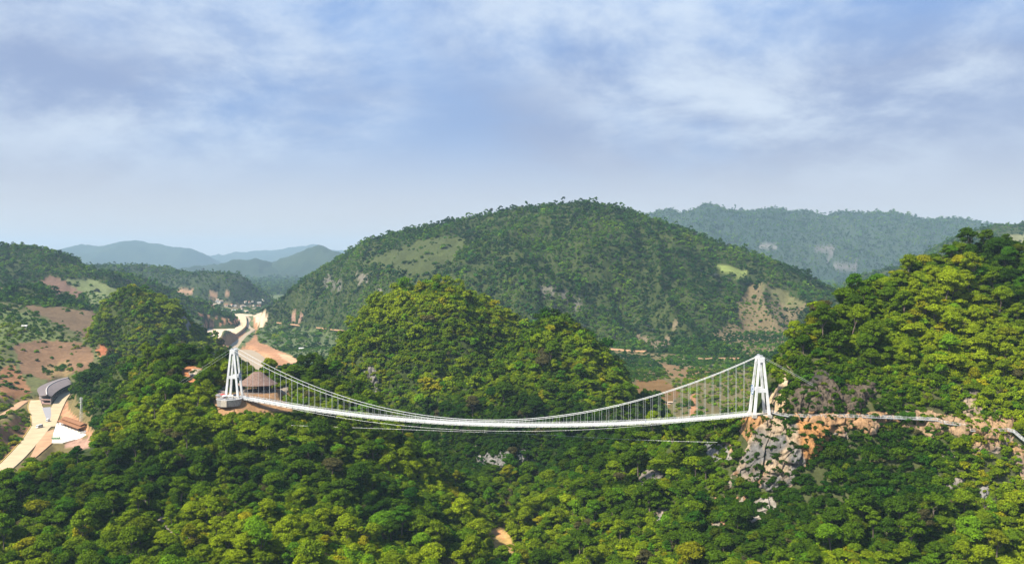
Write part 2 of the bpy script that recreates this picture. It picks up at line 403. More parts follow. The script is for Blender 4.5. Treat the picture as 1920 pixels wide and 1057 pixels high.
RIVER = [Ppl(a, b, POND_Z) for a, b in ((462, 592), (468, 598), (464, 606), (467, 613), (474, 618), (466, 624), (458, 631), (450, 639), (440, 648), (430, 656))]
flatten_poly([(p[0], p[1]) for p in POND], CZ + POND_Z, 2, -1.5)
flatten_path(RIVER, 10, 14)
PLATEAU = [Ppl(a, b, -178.0) for a, b in ((384, 617), (440, 616), (449, 607), (446, 592), (455, 592), (455, 609), (442, 622), (424, 633), (412, 640), (409, 647), (400, 651), (386, 653), (380, 649), (392, 635))]
flatten_poly([(p[0], p[1]) for p in PLATEAU], CZ - 178.0, 2, 0)
# tower pads, platform and pavilion ground
TL = P(439, 743, 554); TR = P(1424, 776, 454)          # middle of each tower's footprint
def disc(c, r, n=24):
    return [(c[0] + r * math.cos(2 * math.pi * i / n), c[1] + r * math.sin(2 * math.pi * i / n)) for i in range(n)]
PAV = P(483, 733, 590)
flatten_poly(disc(PAV, 15), PAV[2], 3, -0.2)
flatten_poly(disc(TL, 8), TL[2], 2, -0.3)
flatten_poly(disc(TR, 6), TR[2], 2, -0.3)

PXX, PYY = project(XX, YY, H)
# zone: polygon in the photo, distance range, soil colour (or None), tree density, tree size, shrub density, colour blend
def C(r, g, b):
    return (r, g, b)
ZONES = [
    # big hill meadow, small fields
    ([(690, 488), (750, 462), (815, 446), (858, 440), (872, 455), (850, 490), (815, 508), (770, 516), (715, 505)], (1600, 2700), C(.058, .072, .024), .06, .6, .25, 1),
    ([(1336, 496), (1366, 496), (1402, 513), (1396, 523), (1362, 513)], (1500, 2400), C(.20, .24, .07), 0, .5, .02, 1),
    ([(1385, 565), (1415, 528), (1450, 535), (1518, 572), (1500, 592), (1480, 630), (1450, 665), (1400, 668), (1350, 645), (1328, 625), (1378, 605)], (1200, 2300), C(.135, .105, .055), .10, .5, .6, 1),
    ([(1418, 530), (1450, 535), (1515, 572), (1490, 578), (1440, 560)], (1200, 2300), C(.12, .115, .048), .03, .45, .4, 1),
    ([(1190, 625), (1240, 640), (1275, 600), (1262, 600), (1255, 648), (1225, 655), (1195, 640)], (1300, 2200), C(.16, .125, .075), .2, .5, .6, 1),
    # right valley: orchards and bare soil
    ([(1095, 652), (1250, 662), (1450, 680), (1460, 790), (1235, 800), (1150, 715)], (860, 1800), C(.125, .105, .045), 0, .5, .22, 1),
    ([(1240, 672), (1300, 665), (1440, 680), (1440, 700), (1320, 690), (1260, 684)], (860, 1800), C(.11, .12, .05), .05, .5, .9, 1),
    ([(1195, 712), (1245, 710), (1275, 735), (1250, 770), (1215, 760), (1190, 730)], (860, 1800), C(.165, .095, .035), 0, .5, .03, 1),
    ([(1240, 680), (1345, 695), (1350, 705), (1300, 712), (1245, 705)], (860, 1800), C(.18, .115, .055), 0, .5, .06, 1),
    ([(1225, 760), (1250, 768), (1240, 790), (1225, 780)], (860, 1800), C(.34, .15, .07), 0, .5, 0, 1),
    ([(1296, 738), (1306, 738), (1306, 775), (1294, 780)], (860, 1800), C(.36, .18, .09), 0, .5, 0, 1),
    # left fields
    ([(-200, 560), (0, 566), (60, 575), (170, 582), (235, 600), (240, 655), (195, 668), (190, 690), (130, 720), (60, 745), (0, 770), (-200, 800)], (850, 1620), C(.105, .110, .042), .01, .5, .30, 1),
    ([(40, 572), (165, 580), (232, 600), (236, 650), (190, 660), (150, 628), (95, 600)], (900, 1650), C(.145, .098, .056), 0, .4, .03, 1),
    ([(-200, 570), (0, 572), (90, 605), (130, 645), (20, 640), (0, 655), (-200, 660)], (850, 1560), C(.115, .145, .045), .02, .4, .6, 1),
    ([(25, 645), (75, 637), (150, 640), (175, 660), (170, 690), (140, 700), (90, 712), (40, 700)], (850, 1400), C(.165, .098, .054), 0, .4, .07, 1),
    ([(75, 690), (130, 676), (135, 700), (95, 712)], (850, 1400), C(.19, .13, .06), 0, .4, .5, 1),
    ([(0, 690), (25, 680), (60, 735), (30, 750), (0, 745)], (800, 1300), C(.23, .115, .055), 0, .4, .3, 1),
    ([(180, 655), (205, 650), (205, 665), (185, 668)], (850, 1400), C(.42, .15, .07), 0, .4, 0, 1),
    ([(70, 530), (95, 515), (150, 542), (160, 560), (110, 556)], (1500, 2500), C(.165, .10, .07), 0, .4, .03, 1),
    ([(120, 525), (165, 522), (215, 540), (240, 560), (200, 580), (165, 575), (160, 552)], (1300, 2500), C(.15, .175, .07), .04, .5, .2, 1),
    ([(-200, 535), (30, 530), (0, 545), (-200, 548)], (1300, 2000), C(.18, .15, .08), .0, .4, .2, 1),
    # road valley at far left
    ([(-200, 760), (60, 745), (130, 730), (180, 790), (180, 835), (120, 850), (60, 870), (0, 905), (-200, 950)], (600, 1050), C(.15, .12, .05), 0, .5, .5, 1),
    ([(0, 800), (45, 775), (62, 800), (40, 840), (0, 870)], (600, 900), C(.22, .12, .06), .02, .5, .5, 1),
    ([(113, 765), (122, 740), (130, 770), (165, 800), (180, 815), (172, 822), (150, 806), (118, 790)], (700, 1050), C(.38, .20, .11), 0, .5, .05, 1),
    ([(125, 822), (175, 820), (178, 835), (150, 842), (122, 838)], (650, 850), C(.36, .22, .16), 0, .5, .05, 1),
    # left valley floor
    ([(290, 540), (560, 540), (640, 622), (650, 650), (600, 700), (350, 700), (360, 600)], (1300, 4600), C(.10, .125, .05), .10, .5, .4, 1),
    ([(325, 545), (345, 541), (362, 546), (420, 549), (438, 552), (415, 556), (380, 553), (345, 551)], (2300, 4600), C(.34, .21, .13), 0, .5, 0, 1),
    ([(408, 655), (411, 636), (430, 624), (452, 611), (460, 620), (462, 628), (446, 640), (432, 652), (420, 664)], (1300, 3000), C(.35, .185, .10), 0, .5, 0, 1),
    ([(478, 588), (484, 604), (480, 628), (484, 640), (512, 652), (545, 667), (564, 677), (545, 684), (525, 690), (505, 680), (480, 660), (450, 658), (452, 650), (470, 638), (477, 622), (474, 600)], (1300, 3400), C(.38, .20, .105), 0, .5, 0, 1),
    ([(481, 588), (497, 583), (498, 598), (513, 601), (513, 606), (495, 608), (490, 615), (482, 607), (476, 592)], (1300, 3600), C(.62, .46, .32), 0, .5, 0, 1),
    ([(520, 661), (545, 667), (564, 677), (545, 681), (530, 672)], (1300, 2600), C(.55, .33, .19), 0, .5, 0, 1),
    ([(368, 587), (430, 598), (432, 603), (395, 594), (367, 590)], (2000, 3600), C(.45, .24, .14), 0, .5, 0, 1),
    ([(380, 608), (440, 606), (448, 600), (448, 596), (425, 604), (398, 612), (382, 615)], (1800, 3000), C(.40, .20, .12), 0, .5, 0, 1),
    ([(375, 650), (384, 618), (388, 632), (380, 652)], (1300, 2600), C(.36, .17, .12), 0, .5, 0, 1),
    ([(418, 588), (452, 588), (476, 590), (476, 592), (440, 593), (418, 590)], (2000, 3600), C(.58, .45, .31), 0, .5, 0, 1),
    ([(400, 575), (440, 568), (470, 572), (468, 578), (430, 582)], (2300, 4600), C(.19, .15, .08), .03, .5, .3, 1),
    # bare earth near the bridge
    ([(338, 692), (352, 684), (378, 688), (376, 706), (362, 722), (344, 718)], (560, 760), C(.40, .17, .07), 0, .5, .05, 1),
    ([(400, 738), (440, 735), (470, 728), (530, 725), (560, 748), (545, 772), (470, 770), (440, 800), (415, 800), (404, 775)], (520, 640), C(.30, .17, .085), 0, .5, .45, .9),
    ([(440, 765), (560, 780), (600, 800), (520, 800), (440, 790)], (500, 600), C(.30, .17, .08), .03, .4, .8, .8),
    ([(905, 990), (935, 985), (958, 1000), (965, 1040), (955, 1057), (930, 1030)], (430, 600), C(.33, .22, .08), 0, .4, .6, 1),
    ([(922, 994), (940, 992), (952, 1006), (944, 1012), (930, 1004)], (430, 600), C(.48, .24, .10), 0, .4, .05, 1),
    ([(1300, 815), (1345, 800), (1400, 778), (1440, 775), (1440, 786), (1370, 798), (1320, 818)], (430, 520), C(.34, .17, .07), 0, .4, .35, 1),
    ([(1160, 818), (1182, 818), (1180, 828), (1162, 828)], (500, 620), C(.38, .14, .07), 0, .4, .0, 1),
    # shrubby rock slope under the cliff walk
    ([(1340, 870), (1400, 795), (1480, 780), (1700, 785), (1930, 825), (1990, 900), (1990, 940), (1800, 955), (1600, 970), (1460, 1000), (1340, 1010), (1310, 950)], (380, 470), C(.062, .070, .026), .34, .45, 1.0, .9),
    ([(1440, 690), (1470, 655), (1540, 672), (1660, 695), (1800, 720), (1990, 740), (1990, 812), (1820, 800), (1700, 782), (1450, 775)], (425, 500), C(.075, .078, .032), .5, .58, 1.0, .85),
    ([(880, 835), (1000, 835), (1010, 900), (930, 900), (880, 880)], (560, 760), C(.16, .155, .12), .35, .6, .8, .8),
    # bare rock far off
    ([(1012, 540), (1052, 536), (1088, 556), (1092, 585), (1075, 580), (1050, 560), (1020, 556)], (1300, 2800), C(.15, .135, .11), .5, .7, .6, .8),
    ([(668, 514), (690, 514), (695, 535), (672, 534)], (1300, 2800), C(.16, .14, .115), .45, .7, .6, .8),
    ([(708, 540), (722, 540), (720, 556), (710, 556)], (1300, 2800), C(.22, .19, .165), .3, .6, .2, .8),
    ([(600, 520), (640, 512), (640, 545), (612, 548)], (1300, 2800), C(.14, .13, .11), .5, .7, .5, .8),
    ([(545, 590), (570, 585), (565, 608), (550, 608)], (1300, 2800), C(.30, .18, .13), .1, .6, .3, .9),
    ([(335, 590), (362, 580), (368, 625), (350, 625)], (1000, 1300), C(.28, .25, .22), .2, .6, .5, .8),
    ([(1545, 488), (1605, 492), (1605, 512), (1575, 510)], (3800, 6200), C(.13, .12, .105), .6, .6, .1, 1),
    ([(1525, 460), (1565, 462), (1560, 478), (1530, 476)], (3800, 6200), C(.12, .11, .10), .5, .6, .1, 1),
    ([(1420, 455), (1460, 452), (1455, 468), (1425, 468)], (3800, 6200), C(.18, .17, .15), .4, .6, .1, 1),
    ([(1880, 440), (1960, 440), (1960, 470), (1900, 465)], (2300, 3200), C(.17, .17, .08), .05, .6, .1, 1),
    ([(680, 680), (705, 690), (718, 735), (700, 738), (685, 705)], (640, 1000), C(.26, .24, .21), .3, .6, .8, .8),
]
fn1 = fbm2(XX / 60, YY / 60, 4, 21); fn2 = fbm2(XX / 14, YY / 14, 4, 23); fn3 = fbm2(XX / 300, YY / 300, 3, 27)
BASEC = np.zeros(H.shape + (3,))
g0, g1 = np.array((.026, .040, .010)), np.array((.050, .064, .018))
BASEC[:] = g0 + (g1 - g0) * sstep(fn2, .35, .65)[..., None]
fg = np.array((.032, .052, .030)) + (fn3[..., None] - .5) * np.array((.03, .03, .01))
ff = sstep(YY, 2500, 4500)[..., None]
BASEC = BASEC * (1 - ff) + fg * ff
DENS = np.ones(H.shape); TSIZE = np.ones(H.shape); SHRUB = np.full(H.shape, .9); FIELD = np.zeros(H.shape)
wobx = (fbm2(XX / (YY * .012), YY / (YY * .012) + np.log(YY) * 80, 3, 61) - .5) * 14
woby = (fbm2(XX / (YY * .012) + 50, np.log(YY) * 80, 3, 62) - .5) * 8
for poly, (y0, y1), col, dn, ts, sh, blend in ZONES:
    rows = np.where((GY >= y0) & (GY <= y1))[0]
    sl = slice(rows[0], rows[-1] + 1)
    wgt = .45 if y0 > 1250 else .8
    big = max(p[0] for p in poly) - min(p[0] for p in poly) > 90
    k = wgt if big else wgt * .35
    m = in_poly(PXX[sl] + wobx[sl] * k, PYY[sl] + woby[sl] * k, poly)
    if y1 in (1620, 1650, 1560, 1400):
        m &= OWN[sl] != 4
    if (y0, y1) == (1300, 4600):
        m &= OWN[sl] == 0
    if blend in (.9, .8) and y0 > 550:
        m &= fbm2(PXX[sl] / 9, PYY[sl] / 14, 3, 77) > .42
    v = (0.78 + 0.44 * fn1[sl] ) * (0.75 + .5 * fn2[sl])
    c = np.array(col)[None, None] * v[..., None]
    BASEC[sl] = np.where(m[..., None], BASEC[sl] * (1 - blend) + c * blend, BASEC[sl])
    DENS[sl] = np.where(m, dn, DENS[sl]); TSIZE[sl] = np.where(m, ts, TSIZE[sl]); SHRUB[sl] = np.where(m, sh, SHRUB[sl])
    FIELD[sl] = np.where(m, 1.0 if dn < .12 else FIELD[sl], FIELD[sl])

# keep built ground free of growth
def clear_poly(plan, grow=2):
    m = blur(in_poly(XX, YY, plan).astype(float), grow) > .02
    DENS[m] = 0; SHRUB[m] = 0
def clear_path(p3, half):
    for a, b in zip(p3[:-1], p3[1:]):
        d, t = seg_dist(XX, YY, a, b)
        m = d < half
        DENS[m] = 0; SHRUB[m] = 0
for rd, hw in ((ROAD_MAIN, 10), (ROAD_SIDE, 8), (ROAD_DIRT, 6), (RIVER, 22)):
    clear_path(rd, hw)
for pl in (PAD, TERMINAL, POND, PLATEAU):
    clear_poly([(p[0], p[1]) for p in pl])
for c, r in ((PAV, 17), (TL, 12), (TR, 8)):
    clear_poly(disc(c, r))

# ------------------------------------------------------------------ terrain queries
LGY = np.log(GY)
def grid_ij(x, y):
    fa = (np.asarray(x) / np.asarray(y) + A_MAX) / (2 * A_MAX) * (NA - 1)
    fy = np.interp(np.asarray(y), GY, np.arange(NY))
    return np.clip(fa, 0, NA - 1.001), np.clip(fy, 0, NY - 1.001)
def sample(G, x, y):
    fa, fy = grid_ij(x, y)
    i, j = fy.astype(int), fa.astype(int)
    u, v = fa - j, fy - i
    return (G[i, j] * (1 - u) + G[i, j + 1] * u) * (1 - v) + (G[i + 1, j] * (1 - u) + G[i + 1, j + 1] * u) * v
def ground(x, y):
    return float(sample(H, np.array([x]), np.array([y]))[0])
def hit(px, py, y0=250.0, y1=12000.0):
    """where the sight line through a photo pixel meets the ground"""
    px, py = np.atleast_1d(np.asarray(px, float)), np.atleast_1d(np.asarray(py, float))
    rows = (GY >= y0) & (GY <= y1)
    Ys = GY[rows]
    dx = (px - 960.0) / F; uy = (528.5 - py) / F
    dy = CP + uy * SP; dz = -SP + uy * CP
    a = dx / dy
    fa = np.clip((a + A_MAX) / (2 * A_MAX) * (NA - 1), 0, NA - 1.001)
    j = fa.astype(int); u = fa - j
    prof = H[rows][:, j] * (1 - u) + H[rows][:, j + 1] * u
    ray = CZ + (dz / dy)[None] * Ys[:, None]
    above = prof >= ray
    first = np.argmax(above, 0)
    ok = above.any(0) & (first > 0)
    f0 = np.clip(first - 1, 0, None)
    n = np.arange(len(px))
    d0 = ray[f0, n] - prof[f0, n]; d1 = prof[first, n] - ray[first, n]
    t = np.clip(d0 / np.maximum(d0 + d1, 1e-6), 0, 1)
    Y = Ys[f0] + (Ys[first] - Ys[f0]) * t
    out = np.stack([a * Y, Y, CZ + dz / dy * Y], -1)
    return out, ok
def hit1(px, py, y0=250.0, y1=12000.0):
    o, ok = hit(px, py, y0, y1)
    return o[0]

# ------------------------------------------------------------------ materials
MATS = {}
def mat_nodes(name):
    m = bpy.data.materials.new(name); m.use_nodes = True
    nt = m.node_tree
    b = nt.nodes['Principled BSDF']
    b.inputs['Roughness'].default_value = .9
    b.inputs['Specular IOR Level'].default_value = .2
    MATS[name] = m
    return m, nt, b
def plain(name, col, rough=.8, metal=0.0, spec=.3, var=.12, scale=1.5, bump=0.0):
    """painted or weathered surface: one colour with a little dirt and tone variation"""
    if name in MATS:
        return MATS[name]
    m, nt, b = mat_nodes(name)
    tcn = nt.nodes.new('ShaderNodeTexCoord')
    nz = nt.nodes.new('ShaderNodeTexNoise'); nz.inputs['Scale'].default_value = scale; nz.inputs['Detail'].default_value = 5
    nt.links.new(tcn.outputs['Object'], nz.inputs['Vector'])
    rp = nt.nodes.new('ShaderNodeMapRange'); rp.inputs['From Min'].default_value = .3; rp.inputs['From Max'].default_value = .7
    rp.inputs['To Min'].default_value = 1 - var; rp.inputs['To Max'].default_value = 1 + var * .6
    nt.links.new(nz.outputs['Fac'], rp.inputs['Value'])
    mx = nt.nodes.new('ShaderNodeVectorMath'); mx.operation = 'SCALE'
    mx.inputs[0].default_value = col[:3]
    nt.links.new(rp.outputs[0], mx.inputs['Scale'])
    nt.links.new(mx.outputs[0], b.inputs['Base Color'])
    b.inputs['Roughness'].default_value = rough; b.inputs['Metallic'].default_value = metal; b.inputs['Specular IOR Level'].default_value = spec
    if bump:
        bp = nt.nodes.new('ShaderNodeBump'); bp.inputs['Strength'].default_value = bump; bp.inputs['Distance'].default_value = .3
        nt.links.new(nz.outputs['Fac'], bp.inputs['Height']); nt.links.new(bp.outputs[0], b.inputs['Normal'])
    return m
def soil_material():
    m, nt, b = mat_nodes('soil')
    at = nt.nodes.new('ShaderNodeAttribute'); at.attribute_name = 'Col'
    geo = nt.nodes.new('ShaderNodeNewGeometry')
    n1 = nt.nodes.new('ShaderNodeTexNoise'); n1.inputs['Scale'].default_value = .22; n1.inputs['Detail'].default_value = 8; n1.inputs['Roughness'].default_value = .7
    nt.links.new(geo.outputs['Position'], n1.inputs['Vector'])
    mr = nt.nodes.new('ShaderNodeMapRange'); mr.inputs['From Min'].default_value = .25; mr.inputs['From Max'].default_value = .75
    mr.inputs['To Min'].default_value = .55; mr.inputs['To Max'].default_value = 1.4
    nt.links.new(n1.outputs['Fac'], mr.inputs['Value'])
    sc = nt.nodes.new('ShaderNodeVectorMath'); sc.operation = 'SCALE'
    nt.links.new(at.outputs['Color'], sc.inputs[0]); nt.links.new(mr.outputs[0], sc.inputs['Scale'])
    nt.links.new(sc.outputs[0], b.inputs['Base Color'])
    bp = nt.nodes.new('ShaderNodeBump'); bp.inputs['Strength'].default_value = .7; bp.inputs['Distance'].default_value = 1.2
    nt.links.new(n1.outputs['Fac'], bp.inputs['Height']); nt.links.new(bp.outputs[0], b.inputs['Normal'])
    b.inputs['Specular IOR Level'].default_value = .08
    return m
SOIL = soil_material()
def rock_material():
    m, nt, b = mat_nodes('rock')
    at = nt.nodes.new('ShaderNodeAttribute'); at.attribute_name = 'Col'
    geo = nt.nodes.new('ShaderNodeNewGeometry')
    mp = nt.nodes.new('ShaderNodeMapping'); mp.inputs['Scale'].default_value = (1, 1, .35)
    nt.links.new(geo.outputs['Position'], mp.inputs['Vector'])
    n1 = nt.nodes.new('ShaderNodeTexNoise'); n1.inputs['Scale'].default_value = .5; n1.inputs['Detail'].default_value = 9; n1.inputs['Roughness'].default_value = .68
    nt.links.new(mp.outputs[0], n1.inputs['Vector'])
    mr = nt.nodes.new('ShaderNodeMapRange'); mr.inputs['From Min'].default_value = .3; mr.inputs['From Max'].default_value = .7
    mr.inputs['To Min'].default_value = .38; mr.inputs['To Max'].default_value = .95
    nt.links.new(n1.outputs['Fac'], mr.inputs['Value'])
    sc = nt.nodes.new('ShaderNodeVectorMath'); sc.operation = 'SCALE'
    nt.links.new(at.outputs['Color'], sc.inputs[0]); nt.links.new(mr.outputs[0], sc.inputs['Scale'])
    nt.links.new(sc.outputs[0], b.inputs['Base Color'])
    bp = nt.nodes.new('ShaderNodeBump'); bp.inputs['Strength'].default_value = .9; bp.inputs['Distance'].default_value = .8
    nt.links.new(n1.outputs['Fac'], bp.inputs['Height']); nt.links.new(bp.outputs[0], b.inputs['Normal'])
    return m
ROCK = rock_material()

# ------------------------------------------------------------------ mesh building
def mesh_np(name, verts, faces, mat=None, col=None, smooth=True):
    """verts (n,3), faces (m,3|4) numpy -> mesh data"""
    me = bpy.data.meshes.new(name)
    verts = np.ascontiguousarray(verts, dtype=np.float32); faces = np.ascontiguousarray(faces, dtype=np.int32)
    me.vertices.add(len(verts)); me.vertices.foreach_set('co', verts.ravel())
    k = faces.shape[1]
    me.loops.add(faces.size); me.loops.foreach_set('vertex_index', faces.ravel())
    me.polygons.add(len(faces)); me.polygons.foreach_set('loop_start', np.arange(0, faces.size, k, dtype=np.int32))
    if smooth:
        me.polygons.foreach_set('use_smooth', np.ones(len(faces), bool))
    if col is not None:
        c = me.color_attributes.new('Col', 'FLOAT_COLOR', 'POINT')
        c.data.foreach_set('color', np.c_[col, np.ones(len(col))].astype(np.float32).ravel())
    me.update()
    if mat is not None:
        me.materials.append(mat)
    return me
def tag(o, label=None, cat=None, group=None, kind=None):
    for k, v in (('label', label), ('category', cat), ('group', group), ('kind', kind)):
        if v:
            o[k] = v
    return o
def obj(name, me, parent=None, loc=None, rot=None, scl=None):
    o = bpy.data.objects.new(name, me)
    COL.objects.link(o)
    if parent is not None:
        o.parent = parent
    if loc is not None:
        o.location = tuple(loc)
    if rot is not None:
        o.rotation_euler = rot
    if scl is not None:
        o.scale = scl
    return o
def empty(name, loc, rz=0.0):
    o = bpy.data.objects.new(name, None)
    COL.objects.link(o)
    o.empty_display_size = .5
    o.location = tuple(loc); o.rotation_euler = (0, 0, rz)
    return o

# ------------------------------------------------------------------ terrain meshes: valley and each hill
GVERT = np.stack([XX, YY, H], -1)
IDX = np.arange(NY * NA).reshape(NY, NA)
FACES = np.stack([IDX[:-1, :-1], IDX[:-1, 1:], IDX[1:, 1:], IDX[1:, :-1]], -1).reshape(-1, 4)
FOWN = OWN[:-1, :-1].reshape(-1)
HILL_LABEL = {
    'middle_hill': 'steep green karst hill with the higher peak right behind the bridge', 'big_hill': 'broad forested mountain filling the middle of the skyline',
    'front_hill': 'rounder lower green peak in front of the twin-peaked hill', 'left_dome': 'dark wooded dome hill beside the earthworks', 'left_near_ridge': 'low wooded ridge above the brown fields',
    'left_hill': 'wide wooded hill with brown and green fields', 'plateau_hill': 'flat-topped wooded plateau ending in a cliff',
    'far_knoll': 'hazy rounded knoll at the valley end', 'far_peak': 'hazy pointed peak beside the broad mountain', 'far_range_left': 'pale blue mountain range in the haze',
    'far_range_back': 'faintest most distant mountain range', 'right_range': 'blue-green jagged mountain range behind the broad mountain', 'right_back_hill': 'hazy hill above the near right hilltop'}
for k in range(len(HILLS) + 1):
    fs = FACES[FOWN == k]
    if not len(fs):
        continue
    used, inv = np.unique(fs.ravel(), return_inverse=True)
    nm = 'terrain' if k == 0 else ('mountain' if 'range' in HILLS[k - 1][0] or 'big' in HILLS[k - 1][0] or 'peak' in HILLS[k - 1][0] else 'hill')
    me = mesh_np(nm, GVERT.reshape(-1, 3)[used], inv.reshape(-1, 4), SOIL, BASEC.reshape(-1, 3)[used])
    o = obj(nm, me)
    tag(o, 'green gorge slopes and valley floor' if k == 0 else HILL_LABEL[HILLS[k - 1][0]], kind='structure')

# ------------------------------------------------------------------ rock faces: traced outline, depth from the ground they break out of
# outline in the photo, near and far limit, bulge in metres, colours (main, second, third), label
CRAGS = [
    ([(1418, 792), (1440, 781), (1458, 779), (1500, 786), (1535, 790), (1560, 800), (1552, 836), (1535, 858), (1500, 880), (1492, 905), (1478, 921), (1462, 912), (1440, 922), (1418, 912), (1396, 898), (1372, 892), (1385, 866), (1398, 846), (1404, 816)], 380, 480, 5.5, ((.46, .34, .22), (.20, .19, .175), (.50, .25, .09)), 'orange and grey limestone buttress under the right tower'),
    ([(1436, 768), (1441, 742), (1450, 722), (1462, 702), (1472, 676), (1482, 682), (1478, 700), (1480, 716), (1470, 736), (1484, 752), (1478, 776), (1450, 776)], 430, 500, 3.5, ((.60, .42, .24), (.56, .27, .10), (.62, .47, .30)), 'cream and orange quarried face behind the right tower'),
    ([(1386, 806), (1396, 784), (1418, 774), (1446, 776), (1446, 796), (1420, 812), (1400, 830)], 430, 490, 2.0, ((.48, .26, .11), (.50, .34, .20), (.36, .19, .09)), 'orange earth and rock shoulder under the right tower'),
    ([(1480, 746), (1494, 722), (1516, 706), (1540, 692), (1562, 700), (1590, 714), (1612, 708), (1638, 716), (1646, 736), (1632, 752), (1604, 776), (1560, 778), (1520, 776), (1488, 776)], 420, 500, 4.5, ((.062, .056, .048), (.088, .08, .066), (.15, .115, .08)), 'dark grey streaked cliff above the cliff walk'),
    ([(1478, 772), (1560, 770), (1640, 772), (1692, 772), (1694, 796), (1650, 800), (1640, 816), (1622, 814), (1600, 800), (1582, 822), (1566, 812), (1540, 800), (1480, 790)], 415, 470, 3.0, ((.38, .29, .20), (.22, .20, .18), (.44, .26, .13)), 'tan rock band along the cliff walk'),
    ([(1822, 772), (1850, 776), (1900, 780), (1906, 806), (1896, 838), (1872, 852), (1846, 846), (1824, 860), (1818, 820), (1806, 790)], 405, 470, 3.5, ((.38, .30, .22), (.21, .195, .18), (.44, .28, .15)), 'tan rock wall under the far end of the cliff walk'),
    ([(1896, 826), (1925, 838), (1930, 930), (1916, 925), (1912, 880), (1898, 860)], 390, 460, 2.5, ((.46, .28, .13), (.34, .25, .18), (.26, .24, .22)), 'orange rock strip at the right picture edge'),
    ([(1690, 770), (1730, 766), (1770, 776), (1824, 780), (1824, 812), (1800, 822), (1775, 808), (1745, 822), (1720, 806), (1690, 800)], 405, 470, 2.6, ((.36, .28, .20), (.20, .185, .17), (.42, .28, .16)), 'tan rock band along the second stretch of cliff walk'),
    ([(1796, 792), (1806, 752), (1826, 720), (1840, 716), (1838, 748), (1846, 780), (1822, 792)], 405, 480, 2.6, ((.26, .225, .19), (.16, .15, .14), (.40, .30, .20)), 'grey rib of rock rising above the cliff walk stairs'),
    ([(1392, 978), (1402, 948), (1424, 932), (1446, 926), (1456, 944), (1456, 972), (1436, 968), (1420, 982)], 370, 450, 1.6, ((.44, .38, .31), (.38, .33, .27), (.48, .41, .33)), 'pale bare rock slab on the slope below the buttress'),
    ([(1190, 915), (1196, 884), (1214, 874), (1240, 872), (1244, 890), (1236, 904), (1222, 916), (1204, 922)], 430, 540, 4.0, ((.20, .19, .18), (.32, .27, .22), (.15, .145, .14)), 'grey crag halfway down right of the gorge'),
    ([(1228, 978), (1232, 950), (1246, 934), (1254, 942), (1248, 968), (1238, 984)], 420, 520, 3.0, ((.36, .32, .27), (.26, .25, .24), (.42, .33, .24)), 'narrow tan crag below the grey one'),
    ([(1314, 832), (1330, 820), (1362, 826), (1376, 846), (1370, 866), (1356, 858), (1342, 868), (1326, 852)], 430, 520, 3.0, ((.33, .31, .29), (.45, .30, .16), (.22, .22, .22)), 'grey rock face with a small cave left of the buttress'),
    ([(884, 852), (910, 842), (944, 846), (985, 842), (992, 862), (960, 872), (936, 884), (905, 872)], 560, 720, 3.5, ((.24, .23, .21), (.16, .155, .15), (.36, .34, .31)), 'grey-white cliff band on the gorge wall under the deck'),
    ([(254, 908), (264, 906), (276, 930), (292, 944), (308, 962), (328, 992), (334, 1006), (318, 1002), (302, 984), (282, 962), (264, 938)], 380, 500, 2.6, ((.36, .29, .26), (.28, .25, .24), (.45, .36, .31)), 'pinkish grey crag strip in the left forest'),
    ([(1768, 916), (1784, 898), (1808, 888), (1816, 894), (1796, 912), (1780, 920)], 380, 450, 1.5, ((.38, .32, .26), (.32, .27, .22), (.26, .23, .20)), 'slanting pale rock ledge on the thicket slope'),
    ([(1826, 952), (1836, 916), (1852, 904), (1856, 926), (1842, 956)], 380, 450, 2.0, ((.42, .37, .31), (.30, .28, .26), (.48, .36, .24)), 'grey crag right of the slanting ledge'),
    ([(1330, 984), (1346, 962), (1372, 946), (1398, 924), (1404, 930), (1384, 950), (1362, 968), (1346, 990)], 380, 470, 1.2, ((.36, .31, .25), (.30, .25, .19), (.40, .32, .23)), 'pale rubble trail left of the bare slab'),
    ([(1358, 900), (1372, 892), (1376, 904), (1368, 920), (1360, 912)], 380, 470, 1.6, ((.44, .36, .28), (.38, .30, .21), (.46, .38, .3)), 'small pale rock at the foot of the buttress'),
    ([(404, 742), (408, 722), (420, 704), (430, 712), (428, 738), (418, 746)], 540, 620, 2.5, ((.42, .32, .26), (.34, .28, .24), (.48, .36, .28)), 'pinkish quarried rock beside the left tower'),
    ([(352, 700), (358, 688), (376, 686), (382, 694), (372, 706), (358, 706)], 560, 720, 2.5, ((.56, .45, .32), (.40, .32, .25), (.50, .28, .12)), 'cream boulder on the orange cut left of the tower'),
    ([(522, 732), (528, 716), (540, 714), (546, 728), (536, 740)], 540, 660, 2.0, ((.36, .33, .29), (.28, .26, .24), (.45, .36, .27)), 'grey rock beside the thatched pavilion'),
    ([(682, 690), (694, 684), (708, 702), (716, 734), (706, 738), (692, 712)], 640, 960, 3.0, ((.22, .20, .18), (.16, .15, .14), (.28, .25, .22)), 'vertical grey crag at the left foot of the middle hill'),
]
